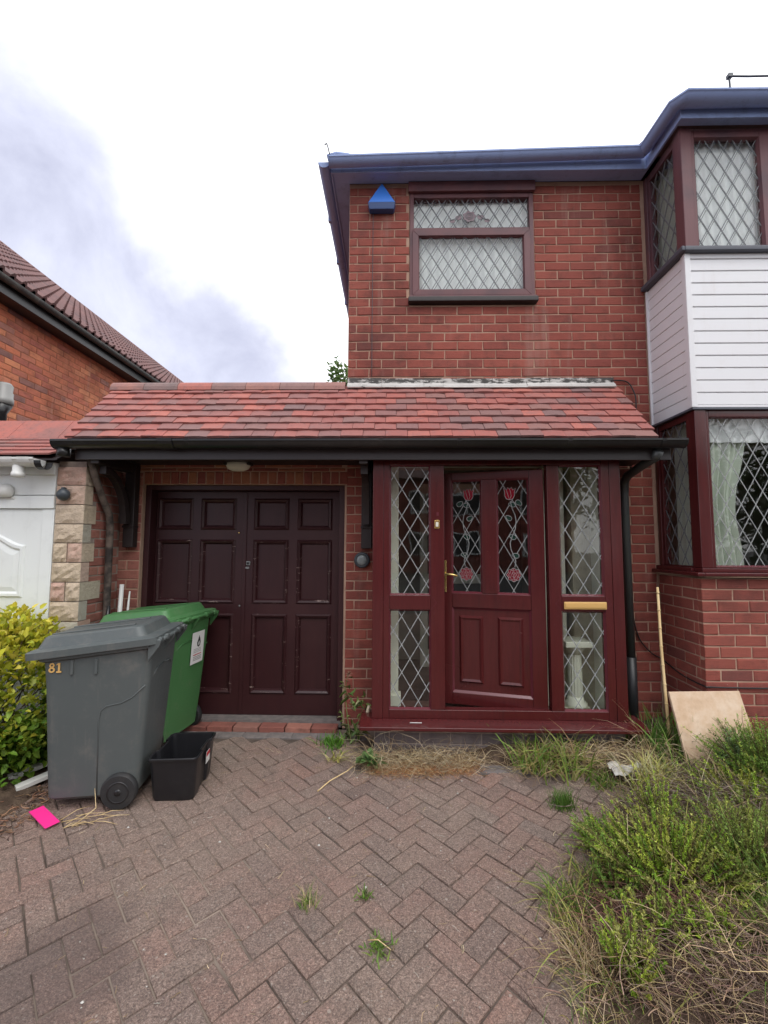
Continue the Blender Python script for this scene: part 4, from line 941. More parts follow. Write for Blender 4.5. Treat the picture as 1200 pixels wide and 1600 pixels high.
# ================================================================ tiled canopy
def add_canopy():
    can = thing('canopy', 'lean-to canopy roof of red clay tiles over the garage doors and porch', 'canopy roof')
    E = Vector((0, 3.115, 2.325)); T = Vector((0, 3.65, 2.905)); sl = (T-E); Ls = sl.length; d = sl.normalized(); nrm = Vector((0, -d.z, d.y))
    ang = math.atan2(d.z, d.y)
    n = 8; gauge = Ls/n; tw = .1675; X0, X1 = -2.485, 1.972
    def tile_mesh(w, L=gauge+.055, th=.018):
        mb = MB(); j = lambda s=.0015: random.uniform(-s, s); nx = 3; top = []; bot = []; cam_ = random.uniform(.000, .004)
        for q in (0, 1):
            for i in range(nx+1):
                x = (-.5+i/nx)*(w-.003); c = -cam_*((2*i/nx-1)**2)
                top.append((x, (j() if q == 0 else 0)+q*L, c+th*.5+j(.0008))); bot.append((x, q*L+(j(.001) if q == 0 else 0), c-th*.5))
        k = nx+1; vs = top+bot; fs = []
        for i in range(nx): fs += [(i, i+1, k+i+1, k+i), (2*k+i+1, 2*k+i, 3*k+i, 3*k+i+1), (i+1, i, 2*k+i, 2*k+i+1)]
        fs += [(0, k, 3*k, 2*k), (k+nx, nx, 2*k+nx, 3*k+nx)]
        me = bpy.data.meshes.new('roof_tile'); me.from_pydata(vs, [], fs); me.materials.append(TILE); me.update(); return me
    full = [tile_mesh(tw) for _ in range(9)]; cache = {}
    def place(x, w, r, me):
        lift = .010+.006*random.random()
        p = E+d*(r*gauge-.008+random.uniform(-.003, .003))+nrm*(.012+lift)
        o = mobj('roof_tile', me, can); tilt = ang-.145+random.uniform(-.012, .012)
        o.matrix_local = Matrix.Translation((x, p.y, p.z)) @ Matrix.Rotation(tilt, 4, 'X') @ Matrix.Rotation(random.gauss(0, .007), 4, 'Y') @ Matrix.Rotation(random.gauss(0, .004), 4, 'Z')
    for r in range(n):
        off = 0 if r % 2 else tw/2
        x = X0-off
        while x < X1:
            a, b = max(x, X0+random.uniform(-.006, .004)), min(x+tw, X1+random.uniform(-.004, .006)); x += tw
            if b-a < .03: continue
            if abs(b-a-tw) < .008: me = random.choice(full)
            else:
                k = round((b-a)/.004)
                me = cache.setdefault(k, tile_mesh(b-a))
            place((a+b)/2, b-a, r, me)
    bed = MB(); bed.prism([(E.y+.004, E.z-.02), (T.y-.003, T.z-.02), (T.y-.003, T.z-.04), (E.y+.004, E.z-.045)], X0+.01, X1-.01, lambda p, q, t: (t, p, q)); bed.build('roof_deck', BROWNBLACK, can)
    # ridge tiles on the stretch left of the house corner
    x = -2.50; rows = 0
    while x < XL-.03:
        w = min(.302, XL-.012-x); r0 = MB(); rings = []
        for q in (0, w-.004):
            rings.append([(x+q, 3.66-.075*math.cos(math.pi*k/8)*1.0, 2.885+.088*math.sin(math.pi*k/8)) for k in range(9)]+[(x+q, 3.66+.06*math.cos(math.pi*k/8), 2.885+.07*math.sin(math.pi*k/8)) for k in range(9)])
        r0.loft(rings); o = r0.build('ridge_tile', RIDGE if rows != 2 else RIDGE_RED, can); x += w; rows += 1
    bk = MB(); bk.box(-2.46, XL-.012, 3.655, 3.80, 2.62, 2.90); bk.build('ridge_bedding', MORTAR_GREY, can)
    # flaking painted flashing against the house wall, in lapped lengths
    xs = [-.402, -.10, .27, .44, .80, 1.17, 1.55, 1.93]
    for a, b in zip(xs, xs[1:]):
        f = MB(); j = random.uniform(-.004, .004); f.prism([(3.647, 3.005+j), (3.634, 2.998+j), (3.632, 2.955+j), (3.600, 2.925+j), (3.592, 2.905+j), (3.60, 2.90), (3.647, 2.92)], a+.001, b-.001, lambda p, q, t: (t, p, q)); f.build('flashing', FLASH, can)
    # fascia, soffit, gutter
    MB().box(-2.40, 2.045, 3.105, 3.125, 2.165, 2.31).build('fascia', FASCIA, can, bevel=.003)
    MB().box(-2.40, -.155, 3.1255, 3.64, 2.225, 2.245).build('soffit', BROWNBLACK, can); MB().box(-.1545, 2.045, 3.1255, 3.64, 2.2175, 2.2295).build('soffit', BROWNBLACK, can)
    g = gutter('gutter', [(-2.505, 3.046, 2.287), (2.095, 3.046, 2.292)], .053, BLACK, can)
    for x in (-2.36, -.165+.08, .48, 1.27, 1.93): gutter_strap((x, 3.046, 2.29), .053, BLACK, can, .028)
    oc = gutter_strap((-1.66, 3.046, 2.29), .060, BLACK, can, .11); gutter_strap((-1.50, 3.046, 2.29), .054, BLACK, can, .03)
    # barge tail at the left end
    # timber brackets
    for x in (-2.262, -.215):
        b = MB(); w = .05
        b.box(x-w, x+w-.01, 3.575, 3.645, 1.50, 2.224)
        br = b.build('bracket', BROWNBLACK, can, bevel=.006)
        MB().box(x-w+.012, x+w-.022, 3.13, 3.5745, 2.14, 2.2235).build('bracket_arm', BROWNBLACK, br, bevel=.005)
        c = MB(); pts = []
        for k in range(9):
            t = k/8; a = t*math.pi/2; pts.append((3.555-.33*(1-math.cos(a)) , 1.70+.44*math.sin(a)))
        poly = pts+[(p-.055*math.cos(k/8*math.pi/2)-.0, q-.0+.0+.055*math.sin(k/8*math.pi/2)*-.2-.05*(k/8)) for k, (p, q) in list(enumerate(pts))[::-1]]
        c.prism(poly, x-w+.018, x+w-.028, lambda p, q, t: (t, p, q)); c.build('bracket_brace', BROWNBLACK, br)
        MB().box(x-w-.004, x+w-.006, 3.565, 3.646, 1.668, 1.69).build('bracket_block', BROWNBLACK, br, bevel=.004)
    # downpipes
    MB().tube([(1.935, 3.07, 2.225), (1.935, 3.10, 2.19), (1.932, 3.30, 2.15), (1.932, 3.48, 2.11), (1.933, 3.54, 2.06), (1.935, 3.55, 1.96), (1.94, 3.55, .62)], .034, 14).build('downpipe', m_paint('worn_grey_pipe', (.05, .055, .055), .35, .3, (.03, .06, .045), .5), can, smooth=True)
    MB().tube([(1.94, 3.55, .635), (1.94, 3.55, .02)], .040, 14).build('downpipe', m_paint('black_pipe', (.02, .022, .024), .4, .2), can, smooth=True)
    MB().tube([(-2.325, 3.15, 2.222), (-2.325, 3.17, 2.17), (-2.328, 3.24, 2.04), (-2.330, 3.34, 1.88), (-2.330, 3.42, 1.77), (-2.330, 3.44, 1.66), (-2.330, 3.45, 1.0), (-2.330, 3.455, .02)], [.025, .025, .025, .026, .027, .028, .026, .026], 12).build('downpipe', PIPE_DIRTY_SHADED, can, smooth=True)
    MB().tube([(-2.455, 3.06, 2.24), (-2.455, 3.06, 2.18)], .045, 12).build('gutter_outlet', BLACK, can, smooth=True)
add_canopy()
lamp = thing('bulkhead_lamp', 'cream oval bulkhead lamp under the canopy above the garage doors', 'lamp', (-1.325, 3.56, 2.205))
MB().lathe([(.10, .02), (.10, 0), (.085, -.03), (.05, -.045), (.01, -.048)], seg=24).build('lens', CREAM, lamp, smooth=True); MB().box(-.115, .115, -.06, .06, .0, .0195).build('base', BROWNBLACK, lamp, bevel=.01)
lamp.scale = (1.05, .62, 1)
rl = thing('wall_lamp', 'round dark wall lamp with frosted lens on the pier beside the porch', 'lamp', (-.259, 3.648, 1.402))
MB().lathe([(.066, 0), (.068, -.03), (.062, -.045), (.05, -.05), (.047, -.046)], seg=30, axis='y').build('housing', LAMPBODY, rl, smooth=True)
MB().lathe([(.0465, -.047), (.04, -.056), (.02, -.060), (.002, -.061)], seg=30, axis='y').build('lens', LENS, rl, smooth=True)
al = thing('alarm_box', 'bright blue triangular burglar alarm box under the eaves by the window', 'alarm box', (-.107, 3.648, 4.665))
a = MB(); a.hexa([(-.122, -.07, -.055), (.122, -.07, -.055), (.122, -.001, -.055), (-.122, -.001, -.055), (-.006, -.03, .155), (.006, -.03, .155), (.006, -.001, .155), (-.006, -.001, .155)]); a.build('cover', BLUE, al, bevel=.006)
a = MB(); a.hexa([(-.110, -.062, -.115), (.110, -.062, -.115), (.110, -.001, -.115), (-.110, -.001, -.115), (-.124, -.072, -.0555), (.124, -.072, -.0555), (.124, -.001, -.0555), (-.124, -.001, -.0555)]); a.build('base', BLUE_DK, al, bevel=.004)
def wire(name, pts, r, mat, label, cat='cable'):
    P = [Vector(p) for p in pts]; out = []
    for i in range(len(P)-1):
        p0, p1, p2, p3 = P[max(i-1, 0)], P[i], P[i+1], P[min(i+2, len(P)-1)]
        for k in range(5):
            t = k/5; out.append(.5*((2*p1)+(p2-p0)*t+(2*p0-5*p1+4*p2-p3)*t*t+(3*p1-p0-3*p2+p3)*t**3))
    out.append(P[-1]); o = MB().tube(out, r, 6).build(name, mat, smooth=True); return tag(o, label, cat)
wire('cable', [(-.185, 3.640, 4.55), (-.186, 3.641, 4.2), (-.188, 3.640, 3.6), (-.188, 3.641, 3.02)], .003, LAMPBODY, 'thin straight cable dropping from the blue alarm box down the brick wall')
wire('cable', [(1.90, 3.625, 2.968), (1.98, 3.635, 2.975), (2.05, 3.632, 2.955), (2.09, 3.62, 2.87), (2.10, 3.61, 2.76), (2.08, 3.615, 2.40), (2.02, 3.635, 2.05), (2.02, 3.64, 1.6), (2.01, 3.64, 1.1), (2.05, 3.638, .80), (2.14, 3.63, .66), (2.234, 3.615, .60), (2.236, 3.40, .545), (2.236, 3.16, .535), (2.27, 3.138, .535), (2.6, 3.14, .53), (3.3, 3.14, .53)], .0055, BLACK, 'black cable looping from the flashing down the wall and round the bay')

# ================================================================ neighbouring house and garage
def add_neighbour():
    nh = thing('brick_house', 'neighbouring orange brick house with brown tiled roof at far left', 'house')
    X = -4.8; w = MB(); w.box(-10.5, X-.006, 2.6, 21, 0, 4.46); wall = w.build('wall', MORTAR_OR, nh)
    rest = bricks_for(2.6, 21, 4.40, 2.3, 4.46, phase=(2.6, 2.71), joint=.009)
    place_bricks(rest, wall, BRICK_OR, (X, 0, 0), (0, 1, 0), 290, rank=lambda b: 0 if (4.85 < b[0] < 8.6 and b[1] > 2.95) else 1)
    MB().box(-4.795, -4.60, 2.4, 21.2, 4.455, 4.468).build('soffit', BLACK, nh); MB().box(-4.60, -4.58, 2.4, 21.2, 4.455, 4.635).build('fascia', BLACK, nh)
    g = gutter('gutter', [(-4.525, 21.2, 4.62), (-4.525, 2.4, 4.62)], .055, m_paint('grey_gutter_plastic', (.05, .052, .05), .4, .2, (.18, .18, .15), .5), nh)
    ex, ez = -4.55, 4.66; sl = rad(40); c, s = math.cos(sl), math.sin(sl); n = 15; gz = .31
    rd = MB(); R = n*gz; rd.add([(ex, 2.35, ez-.02), (ex, 21.3, ez-.02), (ex-R*c, 21.3, ez+R*s-.02), (ex-R*c, 2.35, ez+R*s-.02), (ex-R*c*2, 2.35, ez-.02), (ex-R*c*2, 21.3, ez-.02)], [(0, 1, 2, 3), (3, 2, 5, 4), (0, 4, 5, 1), (0, 3, 4), (1, 5, 2)])
    roof = rd.build('roof', TILE_BR, nh)
    # rolled concrete tiles
    tm = []
    for k in range(3):
        prof = []; W = .30
        for i in range(13):
            t = i/12; y = t*W; z = .045*max(0, math.sin(2*math.pi*2*t))**.8 if math.sin(4*math.pi*t) > 0 else 0
            prof.append((y, z))
        V = []; 
        for q, lift in ((-.03, .050), (gz+.03, .006)):
            V += [(y, q, z+lift+random.uniform(-.001, .001)) for y, z in prof]
        V += [(y, -.03, z+.012) for y, z in prof]
        m = len(prof); F = [(i, i+1, m+i+1, m+i) for i in range(m-1)]+[(2*m+i, 2*m+i+1, i+1, i) for i in range(m-1)]
        me = bpy.data.meshes.new('roof_tile'); me.from_pydata(V, [], F); me.materials.append(TILE_BR); me.update(); tm.append(me)
    B = Matrix(((0, -c, s, 0), (1, 0, 0, 0), (0, s, c, 0), (0, 0, 0, 1)))   # tile x->world y, tile y->up the slope, tile z->normal
    stuff = MB(); cnt = 0
    for r in range(n):
        for k in range(63):
            y = 2.4+k*.30+(.0 if r % 2 else 0); p = Vector((ex-c*r*gz, y, ez+s*r*gz))
            M = Matrix.Translation(p) @ B; me = random.choice(tm)
            if 4.5 < y < 9.6 and cnt < 290:
                o = mobj('roof_tile', me, nh); o.matrix_local = M; cnt += 1
            else: stuff.add([M @ v.co for v in me.vertices], [tuple(q.vertices) for q in me.polygons])
    stuff.build('roof_tile', TILE_BR, roof, kind='stuff')
    rp = Vector((ex-R*c, 0, ez+R*s))
    for k in range(42):
        y = 2.4+k*.45; m = MB(); m.loft([[(rp.x+.11*math.cos(math.pi*j/8), y+q, rp.z-.02+.09*math.sin(math.pi*j/8)) for j in range(9)] for q in (0, .44)]); m.build('ridge_tile', TILE_BR, roof)
    # -------- garage next door, with its stone quoined pier
    ga = thing('garage', 'neighbouring garage with white panelled door and a stone quoined pier', 'garage')
    F = 3.20; GX = -2.602
    MB().box(-5.0, GX-.002, F+.02, F+.07, 0, 2.06).build('door_frame', WHITEDOOR, ga)
    lt = MB(); lt.box(-5.0, GX-.004, F-.012, F+.019, 1.905, 2.06); lt.box(-5.0, GX-.004, F-.015, F+.019, 1.80, 1.900); lt.build('lintel_board', WHITEDOOR, ga, bevel=.003)
    MB().box(-5.0, GX-.001, F-.03, F+.02, 2.0605, 2.155).build('fascia', WHITEDOOR, ga, bevel=.003)
    d = MB(); x1 = GX-.10; d.box(-5.0, x1, F+.004, F+.0195, .04, 1.795); do = d.build('door', WHITEDOOR, ga, bevel=.003)
    MB().box(x1+.003, GX-.004, F-.004, F+.0195, .04, 1.798).build('door_jamb', WHITEDOOR, ga, bevel=.003)
    for x0 in (-3.40, -4.05, -4.7):
        xa, xb = x0, x0+.58
        for za, zb, arch in ((1.12, 1.62, True), (.22, 1.0, False)):
            m = MB()
            def outline(i):
                pts = [(xa+i, za+i), (xb-i, za+i), (xb-i, zb-i-(.10 if arch else 0))]
                if arch:
                    for k in range(1, 12):
                        t = k/12; pts.append((xb-i-(xb-xa-2*i)*t, zb-i-.10+.10*(.5-.5*math.cos(2*math.pi*t))))
                pts.append((xa+i, zb-i-(.10 if arch else 0))); return pts
            r = [[(x, yy, z) for x, z in outline(i)] for i, yy in ((0, F+.0035), (.012, F-.010), (.03, F-.010), (.045, F+.002), (.08, F-.006))]
            m.loft(r, True, False, True); m.build('panel', WHITEDOOR, do)
    gutter('gutter', [(-5.0, F-.155, 2.158), (GX-.02, F-.155, 2.153)], .052, WHITEGUT, ga)
    gutter_strap((-2.83, F-.155, 2.153), .053, WHITEGUT, ga, .10); gutter_strap((-2.70, F-.155, 2.153), .053, WHITEGUT, ga, .09)
    o = MB().lathe([(.036, 0), (.036, -.05), (.042, -.052), (.042, -.085), (.035, -.087)], (-2.775, F-.155, 2.108), 18); o.build('gutter_outlet', WHITEGUT, ga, smooth=True)
    gutter_strap((-2.595, F-.15, 2.128), .05, BLACK, ga, .05)
    # pier: split stone front, brick return towards our garage
    p = MB(); p.box(GX, -2.385, F+.012, 3.648, 0, 2.17); pier = p.build('pier', MORTAR_GREY, ga)
    z = .06; k = 0; hs = [.145, .15, .148, .15, .142, .15, .148, .146, .15, .148, .146, .15, .15, .145]
    for h in hs:
        if z > 2.1: break
        h = min(h, 2.165-z); ret = .22 if k in (7,) else (.085, .13)[k % 2]
        spl = [(GX, -2.372)] if k not in (2, 4, 7, 9) else [(GX, -2.49), (-2.486, -2.372)]
        for a, b in spl:
            m = MB(); corner = b > -2.4; n = 5; V = []; 
            xs = np.linspace(a+.003, b-.003, n+1); zs = np.linspace(z+.003, z+h-.004, n+1)
            g = [[(x+random.uniform(-.003, .003)*(0 < i < n), F-.004-(random.uniform(.004, .020) if 0 < i < n and 0 < j < n else 0), zz) for i, x in enumerate(xs)] for j, zz in enumerate(zs)]
            for row in g: V += row
            Fc = [(j*(n+1)+i, j*(n+1)+i+1, (j+1)*(n+1)+i+1, (j+1)*(n+1)+i) for j in range(n) for i in range(n)]
            m.add(V, Fc); dp = ret if corner else .05
            m.hexa([(xs[0], F-.0038, zs[0]), (xs[-1], F-.0038, zs[0]), (xs[-1], F+dp, zs[0]), (xs[0], F+dp, zs[0]), (xs[0], F-.0038, zs[-1]), (xs[-1], F-.0038, zs[-1]), (xs[-1], F+dp, zs[-1]), (xs[0], F+dp, zs[-1])])
            m.build('stone', STONE, pier)
        z += h; k += 1
    # return bricks
    lst = bricks_for(F+.02, 3.648, .10, .02, 2.16, pitch=.0735, phase=(F+.09, F+.20), L=.2255)
    lst2 = []
    zz = .06
    for k, h in enumerate(hs):
        ret = .22 if k in (7,) else (.085, .13)[k % 2]
        for b in [q for q in lst if zz <= q[1] < zz+h]:
            u0, u1 = b[0]-b[2]/2, b[0]+b[2]/2; u0 = max(u0, F+ret+.012)
            if u1-u0 > .03: lst2.append(((u0+u1)/2, b[1], u1-u0, b[3]))
        zz += h
    place_bricks(lst2, pier, BRICK_RET, (-2.379, 0, 0), (0, 1, 0), name='brick')
    # tiled lean-to roof of that garage
    E = Vector((0, 3.085, 2.19)); T = Vector((0, 3.53, 2.43)); dv = (T-E); n = 5; gg = dv.length/n; d = dv.normalized(); ang = math.atan2(d.z, d.y); nr = Vector((0, -d.z, d.y))
    MB().prism([(E.y+.01, E.z-.02), (T.y, T.z-.02), (T.y, T.z-.06), (E.y+.01, E.z-.03)], -5.0, -2.53, lambda p, q, t: (t, p, q)).build('roof_deck', BROWNBLACK, ga)
    tw = .215; me = []
    for k in range(5):
        mb = MB(); j = lambda: random.uniform(-.002, .002); mb.hexa([(-tw/2+.002, j(), -.007), (tw/2-.002, j(), -.007), (tw/2-.002, gg+.05, -.007), (-tw/2+.002, gg+.05, -.007), (-tw/2+.002, j(), .007), (tw/2-.002, j(), .007), (tw/2-.002, gg+.05, .007), (-tw/2+.002, gg+.05, .007)])
        m = bpy.data.meshes.new('roof_tile'); m.from_pydata(mb.v, [], mb.f); m.materials.append(TILE); me.append(m)
    for r in range(n):
        x = -2.515-tw/2-(0 if r % 2 else .06)-r*.004
        while x > -4.9:
            q = E+d*(r*gg)+nr*.016; o = mobj('roof_tile', random.choice(me), ga); o.matrix_local = Matrix.Translation((x, q.y+random.uniform(-.002, .002), q.z)) @ Matrix.Rotation(ang-.10+random.uniform(-.01, .01), 4, 'X'); x -= tw
    MB().prism([(3.49, 2.40), (3.56, 2.44), (3.56, 2.38), (3.49, 2.36)], -5.0, -2.62, lambda p, q, t: (t, p, q)).build('ridge_bedding', MORTAR_GREY, ga)
    x = -2.66; first = True
    while x > -5.0:
        w = .20 if first else .44; m = MB(); m.prism([(3.485, 2.425), (3.50, 2.445), (3.66, 2.632), (3.67, 2.61), (3.52, 2.415)], x-w+.004, x, lambda p, q, t: (t, p, q)); m.build('ridge_tile', RIDGE_RED, ga, bevel=.004); x -= w; first = False
    MB().box(-5.0, -2.62, 3.67, 8, 2.4, 2.5).build('flat_roof', ASPHALT, ga)
    MB().box(-4.79, -4.6, 3.25, 8, 0, 2.395).build('wall', BRICK_OR, ga)
    sl_ = thing('wall_lamp', 'small dark ball lamp on the stone pier beside the white garage door', 'lamp', (-2.515, 3.165, 1.905))
    MB().lathe([(.02, .03), (.035, .028), (.035, .018), (.02, .015)], seg=16, axis='y').build('base', LAMPBODY, sl_)
    MB().lathe([(.004, -.046), (.03, -.040), (.045, -.02), (.048, 0), (.042, .012), (.02, .016)], seg=20, axis='y').build('dome', LAMPBODY, sl_, smooth=True); MB().box(-.012, .012, -.02, .01, .04, .056).build('knob', LAMPBODY, sl_, bevel=.003)
    wl = thing('wall_lamp', 'white hooded bulkhead lamp over the white garage door', 'lamp', (-2.985, 3.183, 1.93))
    h = MB(); rings = []
    for k in range(6):
        a = k/5*math.pi/2; rr = .068*math.cos(a)+.001; rings.append([(rr*math.cos(t), -.065*math.sin(a), max(-.045, rr*1.0*math.sin(t)*.9)) for t in [2*math.pi*i/24 for i in range(24)]])
    h.loft(rings); h.build('hood', WHITEGUT, wl, smooth=True); MB().box(-.072, .072, -.004, .004, -.058, -.044).build('base', WHITEGUT, wl, bevel=.003)
    vp = thing('vent_pipe', 'black pipe with a ribbed grey cowl in front of the orange bricks', 'vent pipe', (-4.15, 4.3, 0))
    MB().tube([(0, 0, 2.4), (.0, 0, 2.9), (.03, 0, 3.0)], [.05, .05, .075], 14).build('pipe', BLACK, vp, smooth=True)
    cw = MB().lathe([(.06, 2.99), (.085, 3.0), (.085, 3.06), (.078, 3.065), (.08, 3.12), (.07, 3.13), (.075, 3.20), (.055, 3.225), (.01, 3.23)], (.02, 0, 0), 18); cw.build('cowl', m_paint('grey_cowl_metal', (.22, .22, .21), .4, .2), vp, smooth=True)
add_neighbour()

# ================================================================ bins and small things
def rrect(hx, hy, r, z, n=5, ox=0, oy=0, tilt=0):
    pts = []
    for cx, cy, a0 in ((hx-r, hy-r, 0), (-hx+r, hy-r, 90), (-hx+r, -hy+r, 180), (hx-r, -hy+r, 270)):
        for k in range(n+1):
            a = rad(a0+90*k/n); x, y = cx+r*math.cos(a), cy+r*math.sin(a); pts.append((x+ox, y+oy, z+tilt*x))
    return pts
def wheelie_bin(label, mat, loc, rz, hs=1.0):
    b = thing('wheelie_bin', label, 'wheelie bin', loc, rz, 'wheelie bins by the garage'); T = .11
    m = MB(); rings = [rrect(.225, .20, .05, .055, ox=-.012), rrect(.245, .222, .055, .075, ox=-.012), rrect(.262, .235, .055, .30, ox=-.006, tilt=.0), rrect(.285, .258, .055, .70, tilt=.03), rrect(.297, .268, .05, .885, tilt=T*.8)]
    m.loft(rings); body = m.build('body', mat, b, smooth=False); body.data.shade_smooth(); e = body.modifiers.new('e', 'EDGE_SPLIT'); e.split_angle = rad(35)
    m = MB(); m.loft([rrect(.300, .270, .05, .876, tilt=T), rrect(.316, .286, .05, .886, tilt=T), rrect(.318, .288, .05, .912, tilt=T), rrect(.30, .27, .05, .914, tilt=T)]); rim = m.build('rim', mat, b); rim.data.shade_smooth(); e = rim.modifiers.new('e', 'EDGE_SPLIT'); e.split_angle = rad(35)
    m = MB(); m.prism([(-.335, .858), (-.295, .815), (-.28, .86), (-.32, .870)], -.20, .20, lambda p, q, t: (p, t, q)); m.build('front_lip', mat, b, bevel=.004)
    # lid: flanged tray with a raised middle
    L = MB(); L.loft([rrect(.345, .302, .05, .902, ox=-.018, tilt=T), rrect(.356, .312, .05, .904, ox=-.020, tilt=T), rrect(.356, .312, .05, .942, ox=-.024, tilt=T), rrect(.338, .290, .05, .950, ox=-.024, tilt=T), rrect(.300, .262, .05, .952, ox=-.040, tilt=T), rrect(.274, .240, .05, 1.006, ox=-.042, tilt=T), rrect(.262, .228, .05, 1.014, ox=-.042, tilt=T), rrect(.18, .15, .05, 1.012, ox=-.046, tilt=T)])
    lid = L.build('lid', mat, b); lid.data.shade_smooth(); e = lid.modifiers.new('e', 'EDGE_SPLIT'); e.split_angle = rad(28)
    for y in (-.13, .13): MB().box(-.2, .27, y-.014, y+.014, 1.010, 1.018).build('lid_rib', mat, lid, bevel=.004); lid.children[-1].rotation_euler = (0, -math.atan(T), 0)
    for o in lid.children: o.location = (0, 0, 0)
    # hinge bar, knuckles and grab handles at the back
    MB().tube([(.338, -.285, .953), (.338, .285, .953)], .013, 10).build('hinge_bar', mat, b, smooth=True)
    for y in (-.24, -.12, .12, .24): MB().box(.290, .353, y-.022, y+.022, .937, .974).build('hinge_knuckle', mat, lid, bevel=.008)
    for y in (-.275, 0, .275): MB().prism([(.285, .84), (.350, .930), (.357, .962), (.32, .966), (.285, .92)], y-.012, y+.012, lambda p, q, t: (p, t, q)).build('handle_bracket', mat, b, bevel=.003)
    # moulded line sweeping over each side, two short ribs under the rim
    for sg in (-1, 1):
        pts = [(.02, .055), (.02, .50), (.03, .56), (.06, .585), (.14, .60), (.20, .63), (.27, .70)]
        pp = [(x, sg*(.218+.052*max(0, (z-.06))/.85+.0015), z) for x, z in pts]
        m = MB().tube(pp, .004, 6); m.tube([(.275, sg*.23, .70), (.292, sg*.12, .765), (.293, 0, .775)], .004, 6); m.build('moulded_line', mat, b, smooth=True)
        for x in (-.13, .0): MB().box(x-.008, x+.008, sg*.266-.009, sg*.266+.009, .775, .86).build('side_rib', mat, b, bevel=.003)
        w = MB().lathe([(.060, -.028), (.092, -.026), (.100, -.012), (.100, .012), (.092, .026), (.060, .028)], (.150, sg*.240, .10), 28, 'y'); wh = w.build('wheel', RUBBER, b); wh.data.shade_smooth(); e = wh.modifiers.new('e', 'EDGE_SPLIT'); e.split_angle = rad(30)
        w = MB().lathe([(.062, .018*sg), (.060, .030*sg), (.052, .030*sg), (.046, .016*sg), (.020, .018*sg), (.018, .030*sg), (.004, .032*sg)], (.150, sg*.240, .10), 24, 'y'); hb = w.build('hub', BLACK, wh); hb.data.shade_smooth()
    MB().tube([(.150, -.225, .10), (.150, .225, .10)], .010, 8).build('axle', BLACK, b)
    m = MB(); m.prism([(.17, .055), (.235, .075), (.235, .115), (.15, .09)], -.16, .16, lambda p, q, t: (p, t, q)); m.build('axle_housing', mat, b)
    return b
